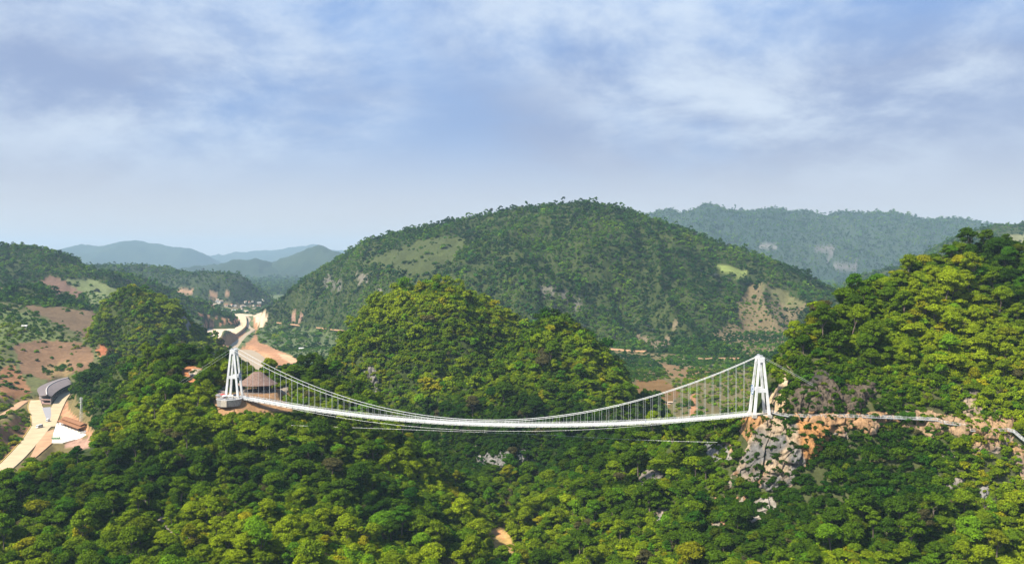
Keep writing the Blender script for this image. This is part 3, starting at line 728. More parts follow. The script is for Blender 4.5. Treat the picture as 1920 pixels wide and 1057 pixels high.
# the path of the cliff walk and what must stay in view
WALK = [P(*q) for q in ((1433, 772.5, 454), (1447, 773, 451), (1465, 778, 447.5), (1480, 780.5, 444.5), (1520, 781, 442.5), (1560, 780.5, 440.5), (1600, 781, 439.5), (1650, 783, 439), (1690, 784.5, 438.5), (1735, 786.5, 437.5), (1757, 788, 436.5), (1771, 793.5, 435.5),
                        (1800, 797, 433.5), (1815, 800.5, 432), (1819, 807.5, 431), (1850, 807.5, 429.5), (1890, 807, 427.5), (1901, 810, 426.5), (1916, 823, 424.5), (1940, 840, 422), (1975, 852, 419), (2015, 858, 417), (2060, 862, 416))]
KEEP_VIEW = [  # no tree crowns stand here in the photograph (outline, up to which distance, share removed)
    ([(402, 690), (418, 648), (458, 648), (472, 688), (528, 690), (530, 742), (575, 772), (450, 772), (402, 776)], 575, 1.0),
    ([(-10, 892), (56, 812), (52, 700), (134, 698), (130, 760), (180, 796), (182, 850), (112, 852), (60, 872), (-10, 908)], 1060, 1.0),
    ([(380, 592), (520, 580), (566, 680), (502, 690), (470, 690), (440, 660), (380, 660)], 1290, 1.0),
    ([(1215, 700), (1430, 690), (1400, 765), (1245, 785)], 600, 1.0),
    ([(1430, 762), (1480, 768), (1690, 774), (1690, 792), (1480, 790), (1430, 784)], 500, .97),
    ([(1750, 778), (1822, 786), (1925, 800), (1940, 850), (1905, 825), (1815, 816), (1750, 800)], 500, .97),
    ([(1395, 668), (1445, 668), (1450, 782), (1400, 790)], 480, 1.0),
    ([(336, 690), (352, 682), (384, 684), (380, 708), (362, 722), (342, 720)], 720, .9),
    ([(1384, 992), (1396, 942), (1446, 918), (1462, 940), (1462, 990)], 460, 1.0),
    ([(1365, 900), (1400, 800), (1560, 800), (1540, 866), (1490, 925), (1420, 925)], 448, .95),
    ([(905, 988), (940, 984), (962, 1000), (966, 1040), (930, 1034)], 600, .9),
]
DECK_VIEW = [(436, 735), (560, 760), (700, 780), (900, 791), (1100, 793), (1300, 780), (1412, 764), (1412, 792), (1250, 802), (960, 812), (750, 805), (600, 792), (436, 768)]
def on_deck(x, y, z, z_top):
    px, py = project(x, y, z_top)
    qx, qy = project(x, y, z)
    line = np.interp(px, [436, 560, 700, 900, 1100, 1300, 1412], [765, 786, 800, 809, 810, 798, 786])
    d, _ = seg_dist(x, y, TL, TR)
    return ((py < line) & (qy > line - 12) & (px > 430) & (px < 1412) & (y < np.interp(px, [436, 1412], [556, 458]) + 4)) | ((d < 7) & (py < line + 6))
def blocked(x, y, z, rng, crag_share, low=False):
    px, py = project(x, y, z)
    r = np.zeros(len(x), bool)
    for poly, y0, y1, *_ in CRAGS:
        m = in_poly(px, py, poly) & (y > y0) & (y < y1)
        r |= m & (rng.random(len(x)) < crag_share)
    for poly, y1, share in KEEP_VIEW:
        if low and y1 in (448, 460):
            continue
        r |= in_poly(px, py, poly) & (y < y1) & (rng.random(len(x)) < share)
    return r
# ------------------------------------------------------------------ trees: leafy crowns, trunks
def leaf_material():
    m = bpy.data.materials.new('leaves'); m.use_nodes = True
    nt = m.node_tree
    for n in list(nt.nodes):
        nt.nodes.remove(n)
    out = nt.nodes.new('ShaderNodeOutputMaterial')
    at = nt.nodes.new('ShaderNodeAttribute'); at.attribute_type = 'INSTANCER'; at.attribute_name = 'tint'
    geo = nt.nodes.new('ShaderNodeNewGeometry')
    nz = nt.nodes.new('ShaderNodeTexNoise'); nz.inputs['Scale'].default_value = .45; nz.inputs['Detail'].default_value = 4
    nt.links.new(geo.outputs['Position'], nz.inputs['Vector'])
    mr = nt.nodes.new('ShaderNodeMapRange'); mr.inputs['From Min'].default_value = .3; mr.inputs['From Max'].default_value = .7
    mr.inputs['To Min'].default_value = .72; mr.inputs['To Max'].default_value = 1.3
    nt.links.new(nz.outputs['Fac'], mr.inputs['Value'])
    pi = nt.nodes.new('ShaderNodeMapRange'); pi.inputs['To Min'].default_value = .7; pi.inputs['To Max'].default_value = 1.3
    nt.links.new(geo.outputs['Random Per Island'], pi.inputs['Value'])
    mm = nt.nodes.new('ShaderNodeMath'); mm.operation = 'MULTIPLY'
    nt.links.new(mr.outputs[0], mm.inputs[0]); nt.links.new(pi.outputs[0], mm.inputs[1])
    sc = nt.nodes.new('ShaderNodeVectorMath'); sc.operation = 'SCALE'
    nt.links.new(at.outputs['Color'], sc.inputs[0]); nt.links.new(mm.outputs[0], sc.inputs['Scale'])
    df = nt.nodes.new('ShaderNodeBsdfDiffuse'); tr = nt.nodes.new('ShaderNodeBsdfTranslucent')
    nt.links.new(sc.outputs[0], df.inputs['Color'])
    hs = nt.nodes.new('ShaderNodeVectorMath'); hs.operation = 'MULTIPLY'; hs.inputs[1].default_value = (1.25, 1.2, .5)
    nt.links.new(sc.outputs[0], hs.inputs[0]); nt.links.new(hs.outputs[0], tr.inputs['Color'])
    mx = nt.nodes.new('ShaderNodeMixShader'); mx.inputs[0].default_value = .28
    nt.links.new(df.outputs[0], mx.inputs[1]); nt.links.new(tr.outputs[0], mx.inputs[2])
    nt.links.new(mx.outputs[0], out.inputs['Surface'])
    return m
LEAVES = leaf_material()
BARK = plain('bark', (.16, .125, .095), .95, var=.3, scale=2.0)

def ico(sub):
    bm = bmesh.new(); bmesh.ops.create_icosphere(bm, subdivisions=sub, radius=1.0)
    v = np.array([x.co[:] for x in bm.verts]); f = np.array([[q.index for q in x.verts] for x in bm.faces]); bm.free()
    return v, f
ICO1, ICO2 = ico(1), ico(2)
def make_crown(rng, height, radius, base, n_lobes, n_leaf, leaf, flat=.62, spread=1.0):
    """lobes of foliage over a dome; each lobe carries many small leaf sprays"""
    vs, fs, nv = [], [], 0
    lobes = []
    for i in range(n_lobes):
        th = i * 2.39996 + rng.uniform(-.5, .5)
        u = (i + .5) / n_lobes
        r = radius * (u ** .55) * rng.uniform(.62, .92) * spread
        zt = base + (height - base) * (1 - .75 * (r / radius) ** 2) * rng.uniform(.80, 1.0)
        lr = radius * rng.uniform(.20, .50)
        zt = max(zt - lr * flat * .6, base * .8)
        lobes.append((np.array((r * math.cos(th), r * math.sin(th), zt)), lr))
    for i in range(max(2, n_lobes // 4)):                    # a few lower and inner lobes
        th = rng.uniform(0, 6.28); r = radius * rng.uniform(.2, .75)
        lobes.append((np.array((r * math.cos(th), r * math.sin(th), base + (height - base) * rng.uniform(.05, .45))), radius * rng.uniform(.28, .42)))
    iv, jf = ICO1
    for c, lr in lobes:
        core = iv * np.array((lr, lr, lr * flat)) * .74 * (1 + (rng.random((len(iv), 1)) - .5) * .3) + c
        vs.append(core); fs.append(np.c_[jf, jf[:, 2]] + nv); nv += len(core)
        k = max(6, int(n_leaf * (lr / (radius * .36)) ** 2))
        d = rng.normal(size=(k, 3)); d[:, 2] = np.where(d[:, 2] < -.35, -d[:, 2], d[:, 2])
        d /= np.linalg.norm(d, axis=1)[:, None]
        p = c + d * np.array((lr, lr, lr * flat)) * rng.uniform(.72, 1.22, (k, 1))
        n = d + rng.normal(size=(k, 3)) * .55 + np.array((0, 0, .25)); n /= np.linalg.norm(n, axis=1)[:, None]
        t = np.cross(n, rng.normal(size=(k, 3))); t /= np.linalg.norm(t, axis=1)[:, None]
        b = np.cross(n, t)
        s = leaf * rng.uniform(.6, 1.35, (k, 1)); s2 = s * rng.uniform(.45, .8, (k, 1))
        q = np.stack([p - t * s, p + b * s2 - n * s * .15, p + t * s, p - b * s2 - n * s * .15], 1)
        vs.append(q.reshape(-1, 3)); fs.append(np.arange(4 * k).reshape(-1, 4) + nv); nv += 4 * k
    V, Fq = np.concatenate(vs), np.concatenate(fs)
    return V, Fq, lobes
def tube(path, radii, n=6):
    """tapered tube through points"""
    path = [Vector(p) for p in path]
    vs, fs = [], []
    for i, p in enumerate(path):
        d = (path[min(i + 1, len(path) - 1)] - path[max(i - 1, 0)]).normalized()
        a = d.orthogonal().normalized(); b = d.cross(a)
        for k in range(n):
            ang = 2 * math.pi * k / n
            vs.append(tuple(p + (a * math.cos(ang) + b * math.sin(ang)) * radii[i]))
    for i in range(len(path) - 1):
        for k in range(n):
            fs.append((i * n + k, i * n + (k + 1) % n, (i + 1) * n + (k + 1) % n, (i + 1) * n + k))
    return np.array(vs), np.array(fs)
def make_trunk(rng, height, base, lobes, r0=.32):
    parts = []
    top = Vector((rng.uniform(-.4, .4), rng.uniform(-.4, .4), base + (height - base) * .45))
    mid = Vector((rng.uniform(-.3, .3), rng.uniform(-.3, .3), base * .6))
    parts.append(tube([(0, 0, -2.5), (0, 0, .3), mid, top], [r0 * 1.35, r0, r0 * .75, r0 * .4]))
    order = rng.permutation(len(lobes))[:min(6, len(lobes))]
    for i in order:
        c = Vector(lobes[i][0])
        st = mid.lerp(top, rng.uniform(.1, .8))
        parts.append(tube([st, st.lerp(c, .55) + Vector((0, 0, -.3)), c], [r0 * .45, r0 * .3, r0 * .12], 5))
    vs, fs, nv = [], [], 0
    for v, f in parts:
        vs.append(v); fs.append(f + nv); nv += len(v)
    return np.concatenate(vs), np.concatenate(fs)
TREE_SPECS = [  # height, radius, crown base, lobes, leaves per lobe, leaf size, flatness
    (10.5, 4.6, 4.2, 17, 95, .42, .60), (15.0, 4.4, 7.5, 15, 95, .42, .66), (9.0, 5.2, 4.0, 18, 85, .42, .48), (11.0, 3.6, 3.5, 14, 95, .38, .80),
    (8.5, 4.0, 2.6, 15, 90, .40, .62), (13.5, 5.0, 5.5, 20, 90, .44, .62), (9.5, 4.4, 3.6, 11, 120, .50, .50), (7.5, 3.4, 2.2, 12, 100, .38, .70),
    (5.0, 5.6, .3, 22, 90, .36, .50), (7.0, 3.0, .4, 16, 95, .34, .95),
]
def lib_object(coll, name, V, Fq, TV=None, TF=None):
    if TV is not None:
        me = mesh_np(name, np.concatenate([V, TV]), np.concatenate([Fq, TF + len(V)]), None, None, False)
        me.materials.append(LEAVES); me.materials.append(BARK)
        mi = np.zeros(len(Fq) + len(TF), np.int32); mi[len(Fq):] = 1
        me.polygons.foreach_set('material_index', mi)
    else:
        me = mesh_np(name, V, Fq, LEAVES, None, False)
    o = bpy.data.objects.new(name, me)
    coll.objects.link(o)
    return o
LIB_NEAR, LIB_MID, LIB_FAR, LIB_BUSH = (bpy.data.collections.new(n) for n in ('near tree kinds', 'mid tree kinds', 'far tree kinds', 'bush kinds'))
CROWN_ME, TRUNK_ME = [], []
for i, (h, r, b, nl, nf, lf, fl) in enumerate(TREE_SPECS):
    rng = np.random.default_rng(100 + i)
    V, Fq, lobes = make_crown(rng, h, r, b, nl, int(nf * 1.5), lf * .84, fl)
    TV, TF = make_trunk(rng, h, b, lobes)
    CROWN_ME.append(mesh_np('crown', V, Fq, LEAVES, None, False)); TRUNK_ME.append(mesh_np('trunk', TV, TF, BARK))
    lib_object(LIB_NEAR, 'near_tree_%d' % i, V, Fq, TV, TF)
    V, Fq, lobes = make_crown(np.random.default_rng(200 + i), h, r, b * .8, max(7, nl // 2), 36, lf * 1.5, fl)
    lib_object(LIB_MID, 'mid_tree_%d' % i, V, Fq)
    V, Fq, lobes = make_crown(np.random.default_rng(300 + i), h, r, b * .6, 5, 14, lf * 2.3, fl, .9)
    lib_object(LIB_FAR, 'far_tree_%d' % i, V, Fq)
def frond_crown(rng, n, L, base, droop, width):
    vs, fs, nv = [], [], 0
    for i in range(n):
        a = rng.uniform(0, 6.283); el = rng.uniform(.5, 1.35); ln = L * rng.uniform(.7, 1.1)
        d = np.array((math.cos(a), math.sin(a), 0)); s = np.array((-math.sin(a), math.cos(a), 0))
        prev = None
        for k in range(6):
            t = k / 5
            p = np.array((0, 0, base)) + d * ln * t * math.cos(el) + np.array((0, 0, 1)) * (ln * t * math.sin(el) - droop * ln * t * t)
            w = width * math.sin(math.pi * min(.96, t * .9 + .08))
            cur = (p - s * w + np.array((0, 0, -.25 * w)), p, p + s * w + np.array((0, 0, -.25 * w)))
            if prev is not None:
                vs += [prev[0], prev[1], cur[1], cur[0], prev[1], prev[2], cur[2], cur[1]]
                fs += [(nv, nv + 1, nv + 2, nv + 3), (nv + 4, nv + 5, nv + 6, nv + 7)]; nv += 8
            prev = cur
    return np.array(vs), np.array(fs)
V, Fq = frond_crown(np.random.default_rng(611), 26, 4.2, 3.4, .75, .38)
TV, TF = tube([(0, 0, -2), (.1, 0, 1.5), (0, 0, 3.5)], [.22, .17, .14])
lib_object(LIB_NEAR, 'rare_palm', V, Fq, TV, TF)
V, Fq = frond_crown(np.random.default_rng(612), 70, 9.5, .2, .62, .30)
lib_object(LIB_NEAR, 'rare_plume', V, Fq)
V, Fq, lobes = make_crown(np.random.default_rng(613), 11, 4.2, 4.5, 12, 9, .30, .6)
keep_ = np.array([not (f[2] == f[3]) for f in Fq])
TV, TF = make_trunk(np.random.default_rng(614), 11, 4.5, lobes + lobes, .26)
lib_object(LIB_NEAR, 'rare_sparse', V, Fq[keep_], TV, TF)
for i in range(5):
    rng = np.random.default_rng(400 + i)
    V, Fq, lobes = make_crown(rng, 2.3, 1.7 + .25 * i, .2, 8, 45, .30, .75)
    lib_object(LIB_BUSH, 'bush_kind_%d' % i, V, Fq)

# ------------------------------------------------------------------ where the trees stand
SLOPE = (H - CZ) / YY
RUN = np.maximum.accumulate(SLOPE, 0)
RUN = np.vstack([RUN[:1] - .05, RUN[:-1]])                  # horizon of everything in front of each row
def scatter(y0, y1, cell, rng, amax=None):
    amax = amax or (.69 if y0 < 1300 else .64)
    xs = np.arange(-amax * y1, amax * y1, cell); ys = np.arange(y0, y1, cell)
    X, Y = np.meshgrid(xs, ys)
    X = X + rng.uniform(-.5, .5, X.shape) * cell; Y = Y + rng.uniform(-.5, .5, Y.shape) * cell
    X, Y = X.ravel(), Y.ravel()
    m = (np.abs(X / Y) < amax) & (Y > y0) & (Y < y1)
    return X[m], Y[m]
def nearest(G, x, y):
    fa, fy = grid_ij(x, y)
    return G[np.round(fy).astype(int), np.round(fa).astype(int)]
def visible(x, y, z, top, margin=.006):
    return (z + top - CZ) / y > sample(RUN, x, y) - margin
def tree_tint(x, y, z, rng):
    n = len(x)
    px, py = project(x, y, z)
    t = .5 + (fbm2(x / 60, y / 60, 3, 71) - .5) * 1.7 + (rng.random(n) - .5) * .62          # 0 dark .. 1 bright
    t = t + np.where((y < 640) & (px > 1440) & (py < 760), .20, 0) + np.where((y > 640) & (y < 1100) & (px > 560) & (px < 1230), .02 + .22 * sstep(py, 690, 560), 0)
    t = t - np.where((y > 1300), .10, 0) - np.where((y > 540) & (y < 900) & (px > 740) & (px < 1140) & (py > 760), .38, 0)  # gorge-wall crowns darkened: the gorge's shade is put into their colour
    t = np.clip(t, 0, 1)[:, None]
    dark, mid, bright = np.array((.025, .062, .005)), np.array((.082, .146, .006)), np.array((.208, .268, .008))
    c = np.where(t < .5, dark + (mid - dark) * t * 2, mid + (bright - mid) * (t - .5) * 2)
    hue = rng.random((n, 1))
    c = np.where(hue < .07, c * np.array((1.40, 1.02, 1.0)), c)                 # olive and yellowish crowns
    c = np.where(hue > .90, c * np.array((.72, 1.02, 1.25)), c)                 # bluish crowns
    c = np.where((hue > .10) & (hue < .115), np.array((.085, .08, .03)), c)      # dry, leafless-looking crowns
    c = np.where((y > 1300)[:, None], c * np.array((.62, .84, 1.9)), c)        # distant crowns darkened, with haze blue put into their colour
    return c * rng.uniform(.85, 1.15, (n, 1))

REGIONS = {
    'left': ('dense green forest on the slopes below the left tower', lambda x, y, o: (y < 1000) & (x < -.06 * y) & (o == 0)),
    'right': ('green forest and thicket on the right cliff hill and gorge side', lambda x, y, o: (y < 1000) & (x >= -.06 * y) & (o == 0)),
    'middle': ('forest cover on the twin-peaked middle hill', lambda x, y, o: (o == 1) | (o == 2)),
    'big': ('forest cover on the broad mountain', lambda x, y, o: (o == 3)),
    'valley': ('scattered bushes and trees on fields of the valley floor', lambda x, y, o: (y >= 1000) & (o == 0)),
    'westhills': ('forest cover on the left-hand hills', lambda x, y, o: (o >= 4) & (o <= 7)),
    'range': ('forest cover on the hazy far hills', lambda x, y, o: (o > 7)),
}
def gn_group():
    ng = bpy.data.node_groups.new('plant trees', 'GeometryNodeTree')
    ng.interface.new_socket('Geometry', in_out='INPUT', socket_type='NodeSocketGeometry')
    ng.interface.new_socket('Kinds', in_out='INPUT', socket_type='NodeSocketCollection')
    ng.interface.new_socket('Geometry', in_out='OUTPUT', socket_type='NodeSocketGeometry')
    N, L = ng.nodes, ng.links
    gi, go = N.new('NodeGroupInput'), N.new('NodeGroupOutput')
    ci = N.new('GeometryNodeCollectionInfo'); ci.inputs['Separate Children'].default_value = True; ci.inputs['Reset Children'].default_value = True
    L.new(gi.outputs['Kinds'], ci.inputs['Collection'])
    ip = N.new('GeometryNodeInstanceOnPoints'); ip.inputs['Pick Instance'].default_value = True
    def na(name, t):
        n = N.new('GeometryNodeInputNamedAttribute'); n.data_type = t; n.inputs['Name'].default_value = name
        return n.outputs['Attribute']
    L.new(gi.outputs['Geometry'], ip.inputs['Points']); L.new(ci.outputs[0], ip.inputs['Instance'])
    L.new(na('which', 'INT'), ip.inputs['Instance Index'])
    er = N.new('FunctionNodeEulerToRotation'); L.new(na('turn', 'FLOAT_VECTOR'), er.inputs[0]); L.new(er.outputs[0], ip.inputs['Rotation'])
    L.new(na('size', 'FLOAT_VECTOR'), ip.inputs['Scale'])
    L.new(ip.outputs[0], go.inputs[0])
    return ng
GN = gn_group()
def plant(name, label, lib, x, y, z, size, tint, rng, tilt=.15):
    n = len(x)
    if n == 0:
        return
    me = bpy.data.meshes.new(name)
    me.vertices.add(n); me.vertices.foreach_set('co', np.stack([x, y, z], -1).astype(np.float32).ravel())
    a = me.attributes.new('which', 'INT', 'POINT'); nm_sorted = sorted(o_.name for o_ in lib.objects); wt_ = np.array([.022 if q_.startswith('rare') else 1.0 / len(nm_sorted) for q_ in nm_sorted]); a.data.foreach_set('value', rng.choice(len(nm_sorted), n, p=wt_ / wt_.sum()).astype(np.int32))
    rot = np.stack([rng.normal(0, tilt, n), rng.normal(0, tilt, n), rng.uniform(0, 6.283, n)], -1)
    a = me.attributes.new('turn', 'FLOAT_VECTOR', 'POINT'); a.data.foreach_set('vector', rot.astype(np.float32).ravel())
    sz = np.stack([size * rng.uniform(.85, 1.2, n), size * rng.uniform(.85, 1.2, n), size * rng.uniform(.8, 1.2, n)], -1)
    a = me.attributes.new('size', 'FLOAT_VECTOR', 'POINT'); a.data.foreach_set('vector', sz.astype(np.float32).ravel())
    a = me.attributes.new('tint', 'FLOAT_COLOR', 'POINT'); a.data.foreach_set('color', np.c_[tint, np.ones(n)].astype(np.float32).ravel())
    o = obj(name, me)
    md = o.modifiers.new('plant', 'NODES'); md.node_group = GN
    for it in GN.interface.items_tree:
        if it.name == 'Kinds':
            md[it.identifier] = lib
    tag(o, label, kind='stuff')
    return o

POINTS = []      # (lib key, x, y, z, size, tint)
for key, y0, y1, cell, sz in (('near', 320, 720, 3.3, .76), ('mid', 720, 1300, 4.9, 1.0), ('far', 1300, 2800, 6.2, 1.15), ('far', 2800, 4200, 9.5, 1.2), ('far', 4200, 7600, 17, 2.1)):
    rng = np.random.default_rng(int(y0))
    x, y = scatter(y0, y1, cell, rng)
    z = sample(H, x, y)
    m = visible(x, y, z, 13 * sz)
    x, y, z = x[m], y[m], z[m]
    gx = (sample(H, x + 4, y) - sample(H, x - 4, y)) / 8; gy = (sample(H, x, y + 4) - sample(H, x, y - 4)) / 8
    m = rng.random(len(x)) < np.minimum(1, .5 * np.sqrt(1 + gx ** 2 + gy ** 2))     # steep ground carries more trees per plan area
    x, y, z = x[m], y[m], z[m]
    clump = fbm2(x / 16, y / 16, 2, 81)
    m = (rng.random(len(x)) < nearest(DENS, x, y)) & ~((clump < .26) & (rng.random(len(x)) < (.6 if y0 < 700 else .2)))
    x, y, z = x[m], y[m], z[m]
    size = sz * nearest(TSIZE, x, y) * np.exp(rng.normal(-.14, .40 if y0 < 700 else .32 if y0 < 1300 else .30, len(x))) * (.75 + .5 * fbm2(x / 30, y / 30, 2, 83))
    gx = (sample(H, x + 3, y) - sample(H, x - 3, y)) / 6; gy = (sample(H, x, y + 3) - sample(H, x, y - 3)) / 6
    steep = np.hypot(gx, gy)
    size *= 1 - .35 * sstep(steep, 1.0, 2.2)
    z = z - .4 - .5 * np.minimum(steep, 2) - (0 if y0 < 700 else 2.2 * size if y0 < 1300 else 3.0 * size)
    size = np.minimum(size, sz * 1.75)
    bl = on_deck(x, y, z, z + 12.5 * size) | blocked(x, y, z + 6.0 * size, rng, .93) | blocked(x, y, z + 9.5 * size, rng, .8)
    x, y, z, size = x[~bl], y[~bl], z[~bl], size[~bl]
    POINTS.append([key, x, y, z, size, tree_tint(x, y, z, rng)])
SHRUBS = []
# thicket between the trees of the middle hills and the dome
rng = np.random.default_rng(19)
x, y = scatter(640, 1400, 3.4, rng)
z = sample(H, x, y); o_ = nearest(OWN, x, y)
m = visible(x, y, z, 4) & ((o_ == 1) | (o_ == 2) | (o_ == 4)) & (nearest(DENS, x, y) > .25) & (rng.random(len(x)) < .8)
x, y, z = x[m], y[m], z[m]
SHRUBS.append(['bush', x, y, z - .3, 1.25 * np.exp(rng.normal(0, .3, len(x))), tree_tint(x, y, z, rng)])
for key, y0, y1, cell, sz in (('bush', 330, 720, 2.1, .95), ('bush', 720, 1900, 6.0, 1.15), ('bush', 1900, 4200, 15, 2.2)):
    rng = np.random.default_rng(int(y0) + 1)
    x, y = scatter(y0, y1, cell, rng)
    z = sample(H, x, y)
    m = visible(x, y, z, 3 * sz)
    x, y, z = x[m], y[m], z[m]
    s = nearest(SHRUB, x, y); f = nearest(FIELD, x, y)
    p = np.where((y > 720) & (f < .5), s * .35, s)
    m = rng.random(len(x)) < p * (.45 + .9 * fbm2(x / 18, y / 18, 3, 87))
    x, y, z = x[m], y[m], z[m]
    size = sz * np.exp(rng.normal(0, .28, len(x)))
    bl = blocked(x, y, z + 1.2 * size, rng, .72, True)
    x, y, z, size = x[~bl], y[~bl], z[~bl], size[~bl]
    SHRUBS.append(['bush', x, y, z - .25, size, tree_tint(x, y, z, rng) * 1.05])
# orchard rows in the right-hand valley
rng = np.random.default_rng(33)
ox, oy = [], []
for (poly, y0, y1, rowgap, gap, ang, drop) in (
        ([(1130, 662), (1215, 668), (1245, 690), (1250, 708), (1215, 716), (1175, 712)], 950, 1650, 9, 5.5, .25, .12),
        ([(1290, 688), (1350, 694), (1360, 715), (1340, 722), (1290, 712)], 950, 1650, 10, 6, -.1, .2),
        ([(1255, 700), (1300, 706), (1310, 740), (1270, 738)], 900, 1500, 11, 7, .1, .5),
        ([(1350, 700), (1440, 705), (1440, 745), (1370, 740)], 900, 1500, 10, 6, -.2, .35),
        ([(1420, 600), (1480, 605), (1470, 640), (1410, 650)], 1200, 2100, 14, 9, .3, .4),
        ([(505, 615), (600, 625), (590, 660), (540, 660), (500, 640)], 1300, 2600, 14, 9, .4, .4),
        ([(180, 575), (225, 580), (215, 600), (190, 598)], 1100, 1900, 12, 8, .2, .3),
        ([(5, 575), (70, 600), (110, 630), (20, 625)], 900, 1300, 8, 6, .3, .45)):
    cc = np.array(poly, float).mean(0)
    for i, u in enumerate(np.arange(-500, 500, rowgap)):
        v = np.arange(-500, 500, gap) + rng.uniform(-1, 1, len(np.arange(-500, 500, gap)))
        c = hit1(cc[0], cc[1], y0, y1)
        X = c[0] + v * math.cos(ang) - u * math.sin(ang); Y = c[1] + v * math.sin(ang) + u * math.cos(ang)
        k = (Y > y0) & (Y < y1)
        X, Y = X[k], Y[k]
        if not len(X):
            continue
        Z = sample(H, X, Y); px, py = project(X, Y, Z)
        k = in_poly(px, py, poly) & (rng.random(len(X)) > drop)
        ox.append(X[k]); oy.append(Y[k])
ox, oy = np.concatenate(ox), np.concatenate(oy)
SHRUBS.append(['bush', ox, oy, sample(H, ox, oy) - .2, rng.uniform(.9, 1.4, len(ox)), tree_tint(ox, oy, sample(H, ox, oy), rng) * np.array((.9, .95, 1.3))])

# the 300 trees that show largest are single things; all others are forest
nx = POINTS[0]
k, x, y, z, size, tint = nx
px0, py0 = project(x, y, z); px1, py1 = project(x, y, z + 11 * size)
cand = np.where((px1 > 8) & (px1 < 1912) & (py1 > 560) & (py1 < 1035) & (z + 11 * size - CZ > sample(RUN, x, y) * y + 4))[0]
cand = cand[np.argsort(-(size[cand] / y[cand]))]
chosen, cells = [], {}
for i in cand:
    c = (int(px1[i] // 22), int(py1[i] // 22))
    if any((px1[j] - px1[i]) ** 2 + (py1[j] - py1[i]) ** 2 < 24 ** 2 for dx in (-1, 0, 1) for dy in (-1, 0, 1) for j in cells.get((c[0] + dx, c[1] + dy), ())):
        continue
    cells.setdefault(c, []).append(i); chosen.append(i)
    if len(chosen) == 300:
        break
chosen = np.array(chosen)
def where_words(px, py):
    if px < 140: return 'in the lower left corner' if py > 930 else 'just below the road at far left'
    if px < 330: return 'at the bottom near the left corner' if py > 960 else ('beside the pinkish crag' if py > 870 else 'on the slope left of the tower')
    if px < 560: return 'at the bottom under the left tower' if py > 970 else ('midway down under the left tower' if py > 860 else 'close beneath the left tower platform')
    if px < 760: return 'at the bottom left of the gorge' if py > 980 else ('midway down the left gorge side' if py > 880 else 'just under the left deck end')
    if px < 930: return 'low on the left gorge side' if py > 940 else 'under the middle of the deck'
    if px < 1110: return 'at the mouth of the gorge' if py > 940 else 'on the gorge wall below the deck'
    if px < 1300: return 'at the bottom right of the gorge' if py > 970 else ('beside the grey crag' if py > 860 else 'on the spur under the right deck')
    if px < 1480: return 'at the bottom below the pale slab' if py > 990 else ('around the pale rock slab' if py > 900 else ('at the foot of the orange buttress' if py > 780 else 'on the slope above the right tower'))
    if px < 1700: return 'at the bottom below the cliff walk' if py > 990 else ('midway below the cliff walk' if py > 860 else ('along the first cliff walk stretch' if py > 720 else 'above the dark cliff'))
    return 'in the lower right corner' if py > 980 else ('on the far right thicket slope' if py > 840 else ('near the far walkway end' if py > 700 else 'near the top of the right hill'))
def tone_words(c):
    g = c[1]
    if c[0] > c[1]: return 'dry brownish'
    if c[0] > .72 * c[1] and g > .08: return 'yellow-green'
    if g > .115: return 'bright light-green'
    if g > .075: return 'mid-green'
    return 'dark green'
SHAPE_WORDS = ['round-crowned', 'tall', 'flat-crowned', 'narrow', 'compact', 'tall broad', 'loose-crowned', 'small round', 'low spreading', 'bushy']
rng = np.random.default_rng(55)
TREE_LABELS = {}
NUM = ['', 'one', 'two', 'three', 'four', 'five', 'six', 'seven', 'eight', 'nine']
ORD = ['first', 'second', 'third', 'fourth', 'fifth', 'sixth', 'seventh', 'eighth', 'ninth']
def tag_alike(table, cat, group):
    """things that look alike in one place are told apart by their order from left to right"""
    for lab, lst in table.items():
        lst.sort(key=lambda q: q[0])
        for n_, (_, t) in enumerate(lst):
            k_ = len(lst)
            extra = '' if k_ == 1 else (', leftmost of %s' % NUM[k_] if n_ == 0 else ', rightmost of %s' % NUM[k_] if n_ == k_ - 1 else ', %s of %s' % (ORD[n_], NUM[k_]))
            tag(t, lab + extra, cat, group)
for i in chosen:
    w = int(rng.integers(0, len(CROWN_ME)))
    t = empty('broadleaf_tree', (x[i], y[i], z[i]), rng.uniform(0, 6.28))
    t.scale = (size[i], size[i], size[i] * rng.uniform(.9, 1.15))
    cr = obj('crown', CROWN_ME[w], t); cr['tint'] = [float(v) for v in tint[i]] + [1.0]
    obj('trunk', TRUNK_ME[w], t)
    TREE_LABELS.setdefault('%s %s tree %s' % (tone_words(tint[i]), SHAPE_WORDS[w], where_words(px1[i], py1[i])), []).append((px1[i], t))
tag_alike(TREE_LABELS, 'tree', 'trees on the slopes around the gorge')
keep = np.ones(len(x), bool); keep[chosen] = False
POINTS[0] = [k] + [v[keep] for v in (x, y, z, size, tint)]
LIBS = {'near': LIB_NEAR, 'mid': LIB_MID, 'far': LIB_FAR, 'bush': LIB_BUSH}
for src, nm in ((POINTS, 'forest'), (SHRUBS, 'undergrowth')):
    for rk, (lab, cond) in REGIONS.items():
        for key, x_, y_, z_, s_, t_ in src:
            m = cond(x_, y_, nearest(OWN, x_, y_))
            if m.sum():
                l2 = lab if nm == 'forest' else 'low bushes and undergrowth within the ' + lab
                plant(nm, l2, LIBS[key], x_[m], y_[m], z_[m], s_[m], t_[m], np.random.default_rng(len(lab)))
print('TREES', sum(len(p[1]) for p in POINTS), sum(len(p[1]) for p in SHRUBS), len(chosen))
